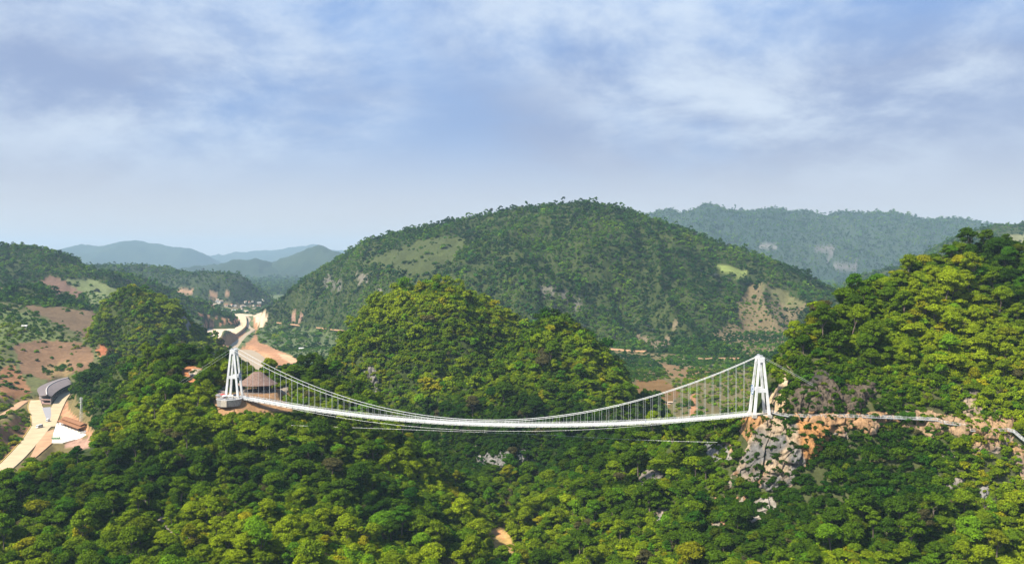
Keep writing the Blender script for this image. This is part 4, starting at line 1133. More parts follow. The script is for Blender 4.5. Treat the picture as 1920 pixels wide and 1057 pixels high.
# ------------------------------------------------------------------ crags
def edge_dist(px, py, poly):
    best = np.full(px.shape, 1e9)
    n = len(poly)
    for i in range(n):
        d, _ = seg_dist(px, py, poly[i], poly[(i + 1) % n])
        best = np.minimum(best, d)
    return best
HS = blur(H, 4)
def crag(poly, y0, y1, bulge, cols, label, step=1.15):
    x0, x1 = min(p[0] for p in poly) - 4, max(p[0] for p in poly) + 4
    v0, v1 = min(p[1] for p in poly) - 4, max(p[1] for p in poly) + 4
    us, vs = np.arange(x0, x1 + step, step), np.arange(v0, v1 + step, step)
    U, V = np.meshgrid(us, vs)
    jk = min(1.0, min(x1 - x0, v1 - v0) / 90.0) * 9
    jx = U + (fbm2(U / 9, V / 9, 3, 11) - .5) * jk; jy = V + (fbm2(U / 9 + 40, V / 9, 3, 12) - .5) * jk
    p, ok = hit(U.ravel(), V.ravel(), y0, y1)
    p = p.reshape(U.shape + (3,)); ok = ok.reshape(U.shape)
    ins = in_poly(jx, jy, poly)
    e = np.where(ins, edge_dist(jx, jy, poly), -edge_dist(jx, jy, poly))
    # smooth the depth a little so that the face stands as one wall
    Ys = np.where(ok, p[..., 1], np.nan)
    Ym = np.nanmedian(Ys)
    Ys = np.where(np.isnan(Ys), Ym, Ys)
    for _ in range(10):
        Ys[1:-1, 1:-1] = (Ys[1:-1, 1:-1] * 2 + Ys[:-2, 1:-1] + Ys[2:, 1:-1] + Ys[1:-1, :-2] + Ys[1:-1, 2:]) / 6
    m_px = Ym / F                                               # metres per photo pixel here
    x_, z_ = U * 0, V * 0
    dx = (U - 960.0) / F; uy = (528.5 - V) / F; dy = CP + uy * SP; dz = -SP + uy * CP
    bx, bz = dx / dy * Ys, CZ + dz / dy * Ys
    def worley(sx, sz, seed):
        X3, Y3, Z3 = bx / sx, Ys / sx, bz / sz
        X3 = X3 + (vnoise3(X3 * 1.3, Y3 * 1.3, Z3 * 1.3, seed) - .5) * .7
        ix, iy, iz = np.floor(X3).astype(np.int64), np.floor(Y3).astype(np.int64), np.floor(Z3).astype(np.int64)
        f1 = np.full(bx.shape, 9.0); f2 = np.full(bx.shape, 9.0); cid = np.zeros(bx.shape); tx = np.zeros(bx.shape); tz = np.zeros(bx.shape)
        for a in (-1, 0, 1):
            for b in (-1, 0, 1):
                for c in (-1, 0, 1):
                    qx, qy, qz = ix + a, iy + b, iz + c
                    ddx, ddy, ddz = qx + _hash(qx, qy, qz, seed) - X3, qy + _hash(qx, qy, qz, seed + 1) - Y3, qz + _hash(qx, qy, qz, seed + 2) - Z3
                    d = np.sqrt(ddx ** 2 + ddy ** 2 + ddz ** 2)
                    m = d < f1
                    f2 = np.where(m, f1, np.minimum(f2, d)); f1 = np.where(m, d, f1)
                    cid = np.where(m, _hash(qx, qy, qz, seed + 3), cid); tx = np.where(m, ddx * (_hash(qx, qy, qz, seed + 4) - .5), tx); tz = np.where(m, ddz * (_hash(qx, qy, qz, seed + 5) - .6), tz)
        return f1, f2, cid, tx, tz
    A1, A2, aid, atx, atz = worley(6.5, 15.0, 5)
    C1, C2, cid, ctx, ctz = worley(2.4, 5.0, 25)
    rid = 1 - np.abs(fbm3(bx * .30, Ys * .30, bz * .08, 4, 9) - .5) * 2      # vertical ribs
    k_ = min(1.0, bulge / 3.0)
    out = bulge * (1 - np.exp(-np.clip(e * m_px, 0, None) / (bulge * .8)))
    out = out + k_ * ((aid - .5) * 2.8 + (atx + atz) * 4.0 - 1.0 * np.exp(-((A2 - A1) / .05) ** 2) + (cid - .5) * .5 + (ctx + ctz) * .9 - .2 * np.exp(-((C2 - C1) / .06) ** 2) + (rid - .75) * 2.4)
    out = np.where(e > 0, np.maximum(out, .15), -1.5)
    out = out + (fbm3(bx * .9, Ys * .9, bz * .9, 3, 31) - .5) * .45
    out = np.where(e < -.4, -2.0, out)
    W = np.stack([bx, Ys - out * .93, bz + out * .30], -1)
    keep = (e > -2.5)
    fk = keep[:-1, :-1] & keep[1:, :-1] & keep[:-1, 1:] & keep[1:, 1:]
    ii = np.arange(U.size).reshape(U.shape)
    fs = np.stack([ii[:-1, :-1], ii[1:, :-1], ii[1:, 1:], ii[:-1, 1:]], -1)[fk]
    t1 = sstep(fbm3(bx * .07, Ys * .07, bz * .045, 4, 41), .47, .59); t2 = sstep(fbm3(bx * .06 + 9, Ys * .06, bz * .04, 4, 43), .46, .58)
    strk = sstep(fbm3(bx * .8, Ys * .8, bz * .06, 3, 47), .58, .7)
    c = np.array(cols[0]) + (np.array(cols[1]) - np.array(cols[0])) * t1[..., None]
    c = c + (np.array(cols[2]) - c) * t2[..., None]
    c = c * (1 - .28 * strk[..., None]) * (.88 + .24 * cid[..., None])
    used, inv = np.unique(fs.ravel(), return_inverse=True)
    me = mesh_np('cliff', W.reshape(-1, 3)[used], inv.reshape(-1, 4), ROCK, c.reshape(-1, 3)[used], False)
    o = obj('cliff', me)
    tag(o, label, kind='structure')
    return W, e
CRAG_TUFTS = []
for poly, y0, y1, bulge, cols, label in CRAGS:
    W, e = crag(poly, y0, y1, bulge, cols, label)
    cell = W[(e > 1)]
    if len(cell):
        r = np.random.default_rng(len(cell))
        k = r.choice(len(cell), max(2, int(len(cell) * .012)), replace=False)
        CRAG_TUFTS.append(cell[k])
CRAG_TUFTS = np.concatenate(CRAG_TUFTS)
rng = np.random.default_rng(91)
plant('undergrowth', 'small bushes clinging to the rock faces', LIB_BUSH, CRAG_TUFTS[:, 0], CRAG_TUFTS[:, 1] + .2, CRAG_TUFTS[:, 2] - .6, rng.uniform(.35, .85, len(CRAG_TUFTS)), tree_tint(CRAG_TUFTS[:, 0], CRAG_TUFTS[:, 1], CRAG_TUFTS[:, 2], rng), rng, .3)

# ------------------------------------------------------------------ mesh collector for built things
class MB:
    def __init__(self):
        self.v, self.f = [], []
    def raw(self, vs, fs):
        n = len(self.v)
        self.v += [tuple(p) for p in vs]; self.f += [tuple(i + n for i in q) for q in fs]
        return self
    def box(self, c, s, ux=(1, 0, 0), uy=(0, 1, 0), uz=(0, 0, 1)):
        c, ux, uy, uz = Vector(c), Vector(ux), Vector(uy), Vector(uz)
        vs = [c + ux * (s[0] / 2 * a) + uy * (s[1] / 2 * b) + uz * (s[2] / 2 * d) for d in (-1, 1) for b in (-1, 1) for a in (-1, 1)]
        return self.raw(vs, [(0, 2, 3, 1), (4, 5, 7, 6), (0, 1, 5, 4), (2, 6, 7, 3), (0, 4, 6, 2), (1, 3, 7, 5)])
    def bar(self, a, b, w, h=None, up=(0, 0, 1)):
        """square bar from a to b"""
        a, b = Vector(a), Vector(b)
        d = (b - a); L = d.length
        if L < 1e-6:
            return self
        d.normalize()
        up = Vector(up)
        if abs(d.dot(up)) > .98:
            up = Vector((0, 1, 0))
        s = d.cross(up).normalized(); u = s.cross(d)
        return self.box((a + b) / 2, (L, w, h or w), d, s, u)
    def taper(self, a, b, wa, wb, ux=(1, 0, 0), uy=(0, 1, 0)):
        a, b, ux, uy = Vector(a), Vector(b), Vector(ux), Vector(uy)
        vs = [p + ux * (w / 2 * i) + uy * (w / 2 * j) for p, w in ((a, wa), (b, wb)) for i, j in ((-1, -1), (1, -1), (1, 1), (-1, 1))]
        return self.raw(vs, [(3, 2, 1, 0), (4, 5, 6, 7), (0, 1, 5, 4), (1, 2, 6, 5), (2, 3, 7, 6), (3, 0, 4, 7)])
    def tube(self, path, r, n=6):
        rr = r if isinstance(r, (list, tuple)) else [r] * len(path)
        v, f = tube(path, rr, n)
        self.raw(v, f)
        return self
    def cyl(self, c, r, h, n=16, r2=None):
        r2 = r if r2 is None else r2
        vs = [(c[0] + r * math.cos(2 * math.pi * i / n), c[1] + r * math.sin(2 * math.pi * i / n), c[2]) for i in range(n)]
        vs += [(c[0] + r2 * math.cos(2 * math.pi * i / n), c[1] + r2 * math.sin(2 * math.pi * i / n), c[2] + h) for i in range(n)]
        return self.raw(vs, [tuple(range(n - 1, -1, -1)), tuple(range(n, 2 * n))] + [(i, (i + 1) % n, n + (i + 1) % n, n + i) for i in range(n)])
    def prism(self, poly, z0, z1):
        n = len(poly)
        ar = sum(poly[i][0] * poly[(i + 1) % n][1] - poly[(i + 1) % n][0] * poly[i][1] for i in range(n))
        if ar < 0:
            poly = poly[::-1]
        vs = [(p[0], p[1], z0) for p in poly] + [(p[0], p[1], z1) for p in poly]
        return self.raw(vs, [tuple(range(n - 1, -1, -1)), tuple(range(n, 2 * n))] + [(i, (i + 1) % n, n + (i + 1) % n, n + i) for i in range(n)])
    def mesh(self, name, mat, smooth=False):
        me = bpy.data.meshes.new(name)
        me.from_pydata(self.v, [], self.f); me.update()
        if smooth:
            me.polygons.foreach_set('use_smooth', [True] * len(me.polygons))
        me.materials.append(mat)
        return me
    def build(self, name, mat, parent=None, loc=None, smooth=False):
        return obj(name, self.mesh(name, mat, smooth), parent, loc)
WHITE = plain('white paint', (.68, .68, .665), .55, var=.20, scale=.35)
STEEL = plain('galvanised steel', (.55, .56, .56), .45, .5, var=.15)
CABLE = plain('steel cable', (.62, .63, .63), .5, .3)
GLASSF = plain('glass floor', (.28, .36, .36), .12, 0, .6, var=.15)
BLUE = plain('blue enamel', (.03, .13, .32), .5)
CONCRETE = plain('concrete', (.46, .42, .36), .9, var=.2, scale=.5)
DARKGLASS = plain('dark glass', (.03, .035, .04), .15, 0, .6)
BLACK = plain('black rubber', (.02, .02, .02), .8)
THATCH = plain('thatch', (.20, .13, .10), .95, var=.35, scale=.9, bump=.6)
WOOD = plain('dark timber', (.09, .06, .045), .8, var=.3)
TILE_BROWN = plain('brown roofing', (.26, .12, .055), .8, var=.3, scale=.8)
ROOFGREY = plain('grey shingle roof', (.17, .14, .135), .85, var=.25, scale=.5)
ASPHALT = plain('pale concrete road', (.50, .385, .235), .9, var=.14, scale=.08)
PALE = plain('pale new concrete', (.70, .66, .57), .9, var=.08, scale=.08)
DIRT = plain('dirt road', (.45, .27, .15), .95, var=.2, scale=.1)
MUDWATER = plain('muddy water', (.36, .28, .185), .6, 0, .15, var=.06, scale=.02)
SAND = plain('bare levelled ground', (.62, .48, .35), .95, var=.14, scale=.02)
RED = plain('red sheet', (.50, .05, .04), .6)
GREEN = plain('green paint', (.10, .42, .13), .5)
PINK = plain('pinkish plaster', (.40, .26, .23), .8)
YELLOW = plain('kerb yellow', (.55, .38, .08), .7)
LAWN = plain('median grass', (.10, .13, .04), .95, var=.4, scale=.5)

# ------------------------------------------------------------------ suspension bridge
uL = Vector((TR[0] - TL[0], TR[1] - TL[1], 0)); SPAN = uL.length; uA = uL.normalized()
uT = Vector((uA.y, -uA.x, 0))                     # across the deck, towards the drone
if uT.y > 0:
    uT = -uT
B0 = Vector(TL) + Vector((0, 0, .6)); B1 = Vector(TR) + Vector((0, 0, .6))
SAG = 11.6; TH = 29.6
def deck_at(s):
    p = B0.lerp(B1, s); p.z -= 4 * SAG * s * (1 - s)
    return p
CAB_F = TH + SAG - 1.9
def cable_at(s, side):
    p = B0.lerp(B1, s); p.z += TH - 4 * CAB_F * s * (1 - s)
    w = 2.9 + .0 * s
    return p + uT * (side * w)
bridge = empty('suspension_bridge', deck_at(.5))
BO = deck_at(.5)
tag(bridge, 'long white glass-floored suspension footbridge hung across the green gorge', 'bridge')
def rel(p):
    return Vector(p) - BO
NB = 78
SS = [(.012 + (i / NB) * .976) for i in range(NB + 1)]
# shared pieces: floor beam, glass panel
fb = MB(); fb.box((0, 0, -.42), (.30, 7.6, .34), uA, uT); fb.box((0, 0, -.16), (.22, 6.0, .2), uA, uT)
fb_me = fb.mesh('floor_beam', WHITE)
bayL = SPAN * .976 / NB
gp = MB(); gp.box((0, 0, 0), (bayL * .5 - .35, 2.3, .08), uA, uT); gp_me = gp.mesh('glass_panel', GLASSF)
deck = MB()
for side in (-1, 1):
    for i in range(NB):
        a, b = deck_at(SS[i]), deck_at(SS[i + 1])
        deck.bar(a + uT * (side * 1.75) + Vector((0, 0, -.02)), b + uT * (side * 1.75) + Vector((0, 0, -.02)), 1.10, .16)
        deck.bar(a + uT * (side * 2.62) + Vector((0, 0, .05)), b + uT * (side * 2.62) + Vector((0, 0, .05)), .18, .55)
        deck.bar(a + uT * (side * 2.62) + Vector((0, 0, -.62)), b + uT * (side * 2.62) + Vector((0, 0, -.62)), .16, .22)
        for q in (.0, .5):
            p = a.lerp(b, q) + uT * (side * 2.62)
            deck.bar(p + Vector((0, 0, -.55)), p, .14)
    # cross frames between panes
for i in range(NB):
    for q in (0, .5):
        p = deck_at(SS[i] + (SS[i + 1] - SS[i]) * q)
        deck.box(p + Vector((0, 0, -.03)), (.34, 2.45, .12), uA, uT)
deck.v = [tuple(rel(p)) for p in deck.v]
dk = deck.build('deck', WHITE, bridge)
for i in range(NB):
    for q in (.25, .75):
        p = deck_at(SS[i] + (SS[i + 1] - SS[i]) * q)
        o = obj('glass_panel', gp_me, dk, rel(p) + Vector((0, 0, .02)))
for i in range(NB + 1):
    obj('floor_beam', fb_me, dk, rel(deck_at(SS[i])))
for side in (-1, 1):
    r = MB()
    for i in range(NB):
        a, b = deck_at(SS[i]) + uT * (side * 2.45), deck_at(SS[i + 1]) + uT * (side * 2.45)
        for hgt, w in ((1.35, .10), (1.0, .05), (.65, .05)):
            r.bar(a + Vector((0, 0, hgt)), b + Vector((0, 0, hgt)), w)
        r.bar(a, a + Vector((0, 0, 1.35)), .09)
        m_ = a.lerp(b, .5); r.bar(m_, m_ + Vector((0, 0, 1.35)), .06)
    r.v = [tuple(rel(p)) for p in r.v]
    r.build('railing', WHITE, bridge)
    c = MB()
    c.tube([rel(cable_at(s, side)) for s in np.linspace(0, 1, 90)], .13, 6)
    c.build('main_cable', CABLE, bridge, smooth=True)
    for i in range(1, NB):
        a, b = cable_at(SS[i], side), deck_at(SS[i]) + uT * (side * 2.9)
        if a.z - b.z < .4:
            continue
        h = MB(); h.bar(rel(b), rel(a), .085); h.build('hanger', CABLE, bridge)
def make_tower(foot, sgn, uA=Vector((1, 0, 0)), uT=Vector((0, -1, 0))):
    """four raked legs: two frames side by side, each an A along the bridge; sgn: which way the span lies"""
    t = empty('tower', rel(foot)); t.parent = bridge
    z = Vector((0, 0, 1)); legs_top = {}
    LB, WB, WT_ = 7.6, 9.0, 5.6
    for a in (-1, 1):
        for w in (-1, 1):
            f0 = uA * (a * LB / 2) + uT * (w * WB / 2) + z * -1.2
            f1 = uA * (a * .95) + uT * (w * WT_ / 2) + z * (TH - 1.2)
            MB().taper(f0, f1, 1.30, 1.0, uA, uT).build('leg', WHITE, t)
            MB().box(uA * (a * LB / 2) + uT * (w * WB / 2) + z * -.9, (2.2, 2.2, 1.6), uA, uT).build('leg_footing', CONCRETE, t)
    for w in (-1, 1):
        h = .44
        y_ = w * (WB / 2 + (WT_ / 2 - WB / 2) * h)
        x_ = LB / 2 + (.95 - LB / 2) * h
        MB().box(uT * y_ + z * (TH * h - 1), (2 * x_, 1.05, 1.9), uA, uT).build('cross_beam', WHITE, t)
        MB().box(uT * (w * (WT_ / 2 + .03)) + z * (TH - 2.0), (3.1, 1.25, 2.6), uA, uT).build('leg_head', WHITE, t)
        sd = MB().box(uT * (w * 2.85) + z * (TH - .45), (2.0, .8, .5), uA, uT)
        sd.box(uT * (w * 2.85) + z * (TH + .1), (1.1, .5, .7), uA, uT); sd.build('cable_saddle', STEEL, t)
    arch = MB()
    n = 10
    for i in range(n):
        a0, a1 = i / n, (i + 1) / n
        def up(q): return TH - 1.5 - 2.8 * (2 * q - 1) ** 4 - .2
        p0 = uT * ((a0 - .5) * (WT_ - .9)); p1 = uT * ((a1 - .5) * (WT_ - .9))
        arch.raw([p0 + uA * .85 + z * up(a0), p1 + uA * .85 + z * up(a1), p1 + uA * .85 + z * (TH - .9), p0 + uA * .85 + z * (TH - .9),
                  p0 - uA * .85 + z * up(a0), p1 - uA * .85 + z * up(a1), p1 - uA * .85 + z * (TH - .9), p0 - uA * .85 + z * (TH - .9)],
                 [(0, 1, 2, 3), (7, 6, 5, 4), (0, 4, 5, 1), (3, 2, 6, 7)])
    arch.build('portal_arch', WHITE, t)
    # round emblem hung between the legs on the span side
    h = .42
    xc = sgn * (LB / 2 + (.95 - LB / 2) * h + 1.0)
    c = uA * xc + z * (TH * h - .4)
    def ring(r0, r1, dx, nn=28):
        m_ = MB()
        vs, fs = [], []
        for k, (r, d) in enumerate(((r0, dx), (r1, dx), (r1, 0), (r0, 0))):
            vs += [c + uA * (sgn * d) + uT * (r * math.cos(2 * math.pi * i / nn)) + z * (r * math.sin(2 * math.pi * i / nn)) for i in range(nn)]
        for k in range(4):
            fs += [(k * nn + i, k * nn + (i + 1) % nn, ((k + 1) % 4) * nn + (i + 1) % nn, ((k + 1) % 4) * nn + i) for i in range(nn)]
        m_.raw(vs, fs); return m_
    em = ring(.01, 2.75, .18).build('emblem', WHITE, t)
    ring(2.05, 2.6, .24).build('emblem_ring', BLUE, em)
    mk = MB()
    for x0_, y0_, x1_, y1_, w_ in ((-.9, -1.2, -.2, 1.2, .45), (-.2, 1.2, .5, -.1, .4), (.5, -.1, 1.1, .9, .35), (-.6, -.3, .8, -.9, .4)):
        mk.bar(c + uA * (sgn * .22) + uT * x0_ + z * y0_, c + uA * (sgn * .22) + uT * x1_ + z * y1_, w_, .06, uA)
    mk.build('emblem_mark', BLUE, em)
    MB().bar(c + uT * -3.6 + z * .9, c + uT * 3.6 + z * .9, .2).build('emblem_bracket', STEEL, t)
    return t
make_tower(B0, 1); make_tower(B1, -1)
# back stays
for sgn, P0, L, drop in ((-1, B0, 46, 27), (1, B1, 26, 14)):
    for side in (-1, 1):
        a = P0 + uT * (side * 2.9) + Vector((0, 0, TH)); b = P0 + uA * (sgn * L) + uT * (side * 3.2) + Vector((0, 0, TH - drop))
        MB().tube([rel(a), rel(b)], .045, 5).build('back_stay', CABLE, bridge)
# wind guys below the deck with their clamps
W1 = [P(a, b, c) for a, b, c in ((478, 792, 536), (560, 797.5, 530), (700, 802.5, 518), (850, 808, 506), (1000, 813.5, 494), (1170, 823, 480), (1260, 826.5, 471), (1345, 828.5, 463))]
W2 = [np.array(deck_at(s_) + uT * (2.7 + 5.5 * math.sin(math.pi * (s_ - .1) / .8)) + Vector((0, 0, -.6 - 1.6 * math.sin(math.pi * (s_ - .1) / .8)))) for s_ in np.linspace(.1, .9, 13)]
for W_, st in ((W1, 26), (W2, 60)):
    ww = MB().tube([rel(p) for p in W_], .05, 5).build('wind_cable', CABLE, bridge)
    Ws = np.array(W_)
    tt = np.linspace(0, len(Ws) - 1, 34 if st == 26 else 12)[1:-1]
    cl = MB().cyl((0, 0, -.17), .17, .34, 6).mesh('cable_clamp', WHITE)
    for q in tt:
        p = [np.interp(q, np.arange(len(Ws)), Ws[:, j]) for j in range(3)]
        obj('cable_clamp', cl, ww, rel(p))
# deck abutments
for nm, P0, sgn in (('left', B0, -1), ('right', B1, 1)):
    MB().box(rel(P0 + uA * (sgn * 1.0) + Vector((0, 0, -1.6))), (11, 6.4, 2.2), uA, uT).build('abutment', CONCRETE, bridge)

# ------------------------------------------------------------------ cliff walk
walk = empty('cliff_walkway', WALK[8])
WO = Vector(WALK[8])
tag(walk, 'narrow railed footpath bolted along the right cliff face', 'walkway')
WP = [Vector(p) - WO for p in WALK]
fine = []
for a, b in zip(WP[:-1], WP[1:]):
    n = max(1, int((b - a).length / 3.6))
    fine += [a.lerp(b, i / n) for i in range(n)]
fine.append(WP[-1])
rails = {-1: MB(), 1: MB()}
for i in range(len(fine) - 1):
    a, b = fine[i], fine[i + 1]
    d = (b - a).normalized(); s = Vector((d.y, -d.x, 0)).normalized()
    if s.y > 0:
        s = -s
    steep = abs(d.z) > .35
    if steep:
        st = MB(); n = 7
        for k in range(n):
            p = a.lerp(b, (k + .5) / n)
            st.box(p, ((b - a).length / n * .95, 1.9, .08), Vector((d.x, d.y, 0)).normalized(), s)
        st.bar(a + s * .9, b + s * .9, .1, .3); st.bar(a - s * .9, b - s * .9, .1, .3)
        st.build('stair_flight', STEEL, walk)
    else:
        MB().bar(a, b, 2.0, .22).build('deck_panel', STEEL, walk)
        br = MB(); br.bar(a + s * .9 + Vector((0, 0, -.1)), a - s * 1.8 + Vector((0, 0, -1.9)), .14); br.bar(a + s * .95 + Vector((0, 0, -.2)), a - s * 2.4 + Vector((0, 0, -.2)), .16)
        br.build('bracket', STEEL, walk)
    for sd in (-1, 1):
        o_ = s * (sd * .95)
        for h_ in (1.2, .75, .35):
            rails[sd].bar(a + o_ + Vector((0, 0, h_)), b + o_ + Vector((0, 0, h_)), .09 if h_ > 1 else .05)
        rails[sd].bar(a + o_, a + o_ + Vector((0, 0, 1.25)), .12)
        m_ = a.lerp(b, .5) + o_; rails[sd].bar(m_, m_ + Vector((0, 0, 1.2)), .07)
for sd in (-1, 1):
    rails[sd].build('railing', WHITE, walk)
# ------------------------------------------------------------------ roads, pads, water (draped on levelled ground)
def ribbon(name, pts, half, mat, dz=.15, n_sub=6, thick=.5):
    """road strip through 3-D points with smooth bends"""
    pts = [Vector(p) for p in pts]
    half = half if isinstance(half, (list, tuple)) else [half] * len(pts)
    fine, hw = [], []
    for i in range(len(pts) - 1):
        p0, p1, p2, p3 = pts[max(i - 1, 0)], pts[i], pts[i + 1], pts[min(i + 2, len(pts) - 1)]
        for k in range(n_sub):
            t = k / n_sub
            fine.append(.5 * ((2 * p1) + (-p0 + p2) * t + (2 * p0 - 5 * p1 + 4 * p2 - p3) * t * t + (-p0 + 3 * p1 - 3 * p2 + p3) * t ** 3))
            hw.append(half[i] + (half[i + 1] - half[i]) * t)
    fine.append(pts[-1]); hw.append(half[-1])
    vs, fs = [], []
    for i, p in enumerate(fine):
        d = fine[min(i + 1, len(fine) - 1)] - fine[max(i - 1, 0)]; s = Vector((d.y, -d.x, 0)).normalized()
        for sd in (-1, 1):
            vs.append(p + s * (hw[i] * sd) + Vector((0, 0, dz))); vs.append(p + s * ((hw[i] + .3) * sd) + Vector((0, 0, dz - thick)))
    for i in range(len(fine) - 1):
        a, b = 4 * i, 4 * (i + 1)
        fs += [(a, a + 2, b + 2, b), (a + 1, a, b, b + 1), (a + 2, a + 3, b + 3, b + 2)]
    m = MB().raw(vs, fs)
    return m.build(name, mat), fine, hw
def slab(name, poly3, mat, dz=.10, thick=.8):
    z = poly3[0][2]
    return MB().prism([(p[0], p[1]) for p in poly3], z + dz - thick, z + dz).build(name, mat)
rd1, fine1, hw1 = ribbon('road', ROAD_MAIN, [6.5, 6.5, 6.5, 7, 8, 9.5, 8, 6.5, 6], ASPHALT, .15)
tag(rd1, 'pale curving concrete road at far left', kind='structure')
rd2, _, _ = ribbon('road', ROAD_SIDE, [7, 6, 5.5, 5.5, 5.5, 5.5], ASPHALT, .20)
tag(rd2, 'pale road branch passing right of the curved-roof terminal', kind='structure')
rd3, _, _ = ribbon('road', ROAD_DIRT, 4.2, DIRT, .10)
tag(rd3, 'orange dirt road climbing off the left picture edge', kind='structure')
tag(slab('pavement', PAD, PALE, .26), 'bright white concrete yard beside the brown shelter', kind='structure')
tag(slab('terrain', ISLAND, DIRT, .12), 'orange earth wedge between road and yard', kind='structure')
# kerb with yellow edge along the left of the road
kb = MB()
for i in range(len(fine1) - 1):
    d = fine1[i + 1] - fine1[i]; s = Vector((d.y, -d.x, 0)).normalized()
    if s.x > 0:
        s = -s
    a = fine1[i] + s * (hw1[i] + .2); b = fine1[i + 1] + s * (hw1[i + 1] + .2)
    kb.bar(a + Vector((0, 0, .35)), b + Vector((0, 0, .35)), .5, .5)
tag(kb.build('kerb', YELLOW), 'yellowish kerb along the outer edge of the road', kind='structure')
tag(slab('pond', POND, MUDWATER, .3, 2.5), 'beige muddy pond behind the left tower', kind='structure')
rv, _, _ = ribbon('river', RIVER, [4, 4, 4.5, 5, 5.5, 6, 7, 9, 13, 18], MUDWATER, .25, 5, 1.5)
tag(rv, 'shallow muddy river winding up the valley', kind='structure')
tag(slab('ground', PLATEAU, SAND, .3, 3), 'bright levelled construction plateau beside the river', kind='structure')
b1, _, _ = ribbon('road', [Ppl(a, b, -176.5) for a, b in ((410, 650), (413, 640), (428, 630), (444, 620), (455, 609), (456, 596), (452, 590))], 9, plain('embankment road', (.60, .45, .28), .95, var=.1, scale=.02), .2, 5, 5)
tag(b1, 'tan embankment road curving round the plateau', kind='structure')
def hitroad(pts, half, label, y0=900, lift=.6):
    p = [hit1(a, b, y0) + np.array((0, 0, lift)) for a, b in pts]
    o, _, _ = ribbon('road', p, half, DIRT, .2, 4, 2.5)
    tag(o, label, kind='structure')
hitroad([(1118, 654), (1150, 656), (1180, 658.5), (1212, 660)], 4, 'tan track along the foot of the broad mountain', 1300, 2.5)
hitroad([(1305, 674), (1350, 673), (1390, 673)], 3, 'thin orange track above the orchards', 1200, 2.0)
hitroad([(520, 606), (560, 611), (600, 616), (648, 622)], 3.5, 'pale track at the left foot of the broad mountain', 1300, 3.0)

# ------------------------------------------------------------------ people
def person_mesh(name, pose, shirt, trousers):
    """one continuous skinned figure, 1.68 m tall"""
    bm = bmesh.new(); lay = bm.verts.layers.skin.verify()
    J = {'pel': ((0, 0, .92), .13), 'chest': ((0, .01, 1.22), .15), 'neck': ((0, 0, 1.42), .06), 'head': ((0, .01, 1.50), .085), 'top': ((0, .01, 1.62), .08)}
    for s, n in ((-1, 'l'), (1, 'r')):
        st = pose * s
        J['hip' + n] = ((.09 * s, 0, .86), .10); J['knee' + n] = ((.10 * s, .10 * st + .02, .48), .065); J['ank' + n] = ((.10 * s, .16 * st - .03, .08), .045); J['toe' + n] = ((.11 * s, .16 * st + .12, .03), .04)
        J['sh' + n] = ((.19 * s, 0, 1.36), .065); J['el' + n] = ((.24 * s, -.06 * st, 1.08), .045); J['wr' + n] = ((.24 * s, .10 - .12 * st, .86), .035); J['ha' + n] = ((.23 * s, .14 - .14 * st, .76), .035)
    vs = {k: bm.verts.new(c) for k, (c, r) in J.items()}
    E = [('pel', 'chest'), ('chest', 'neck'), ('neck', 'head'), ('head', 'top')]
    for n in 'lr':
        E += [('pel', 'hip' + n), ('hip' + n, 'knee' + n), ('knee' + n, 'ank' + n), ('ank' + n, 'toe' + n), ('chest', 'sh' + n), ('sh' + n, 'el' + n), ('el' + n, 'wr' + n), ('wr' + n, 'ha' + n)]
    for a, b in E:
        bm.edges.new((vs[a], vs[b]))
    for k, (c, r) in J.items():
        vs[k][lay].radius = (r, r * .85)
    vs['pel'][lay].use_root = True
    me = bpy.data.meshes.new(name); bm.to_mesh(me); bm.free()
    o = bpy.data.objects.new(name, me); COL.objects.link(o)
    o.modifiers.new('skin', 'SKIN'); sb = o.modifiers.new('smooth', 'SUBSURF'); sb.levels = 1
    dg = bpy.context.evaluated_depsgraph_get()
    out = bpy.data.meshes.new_from_object(o.evaluated_get(dg))
    bpy.data.objects.remove(o); out.name = name
    out.materials.clear()
    for m in (trousers, shirt, plain('skin', (.42, .26, .18), .6), plain('black hair', (.02, .017, .015), .7), BLACK):
        out.materials.append(m)
    for p in out.polygons:
        c = p.center
        p.material_index = 4 if c.z < .07 else 0 if c.z < .93 and abs(c.x) < .19 else (3 if c.z > 1.60 or (c.z > 1.5 and c.y < -.01) else 2 if (c.z > 1.40 and abs(c.x) < .12) or (c.z < 1.0 and abs(c.x) > .19) else 1)
        p.use_smooth = True
    return out
CL = {n: plain(n + ' cloth', c, .9) for n, c in (('red', (.5, .04, .04)), ('white', (.75, .75, .73)), ('navy', (.03, .05, .12)), ('grey', (.2, .2, .21)), ('black', (.03, .03, .03)), ('pale blue', (.25, .4, .6)), ('yellow', (.6, .42, .06)))}
def person(p, shirt, trousers, pose, rz, label):
    o = obj('person', person_mesh('person', pose, CL[shirt], CL[trousers]), None, p, (0, 0, rz))
    tag(o, label, 'person', 'visitors about the bridge')
for s, off, sh, tr, ps, rz, lab in ((.526, .4, 'navy', 'black', 1, 1.6, 'person in dark clothes crossing near mid-span of the bridge'),
                                   (.815, -.5, 'pale blue', 'navy', 1, -1.5, 'person in a light blue shirt walking on the deck towards the right tower'),
                                   (.93, .6, 'white', 'grey', 0, 1.2, 'person in a white shirt standing on the deck close to the right tower'),
                                   (.17, .2, 'red', 'black', 1, -1.6, 'person in a red shirt on the deck near the left tower')):
    person(deck_at(s) + uT * off + Vector((0, 0, .08)), sh, tr, ps, rz, lab)
wp = Vector(WALK[13])
person(wp + Vector((-.5, .2, .12)), 'red', 'black', 0, .4, 'person in red pausing at the top of the cliff walk stairs')
person(Vector(WALK[12]).lerp(wp, .6) + Vector((0, 0, .12)), 'white', 'navy', 1, 1.3, 'person in white behind the one in red on the cliff walk')

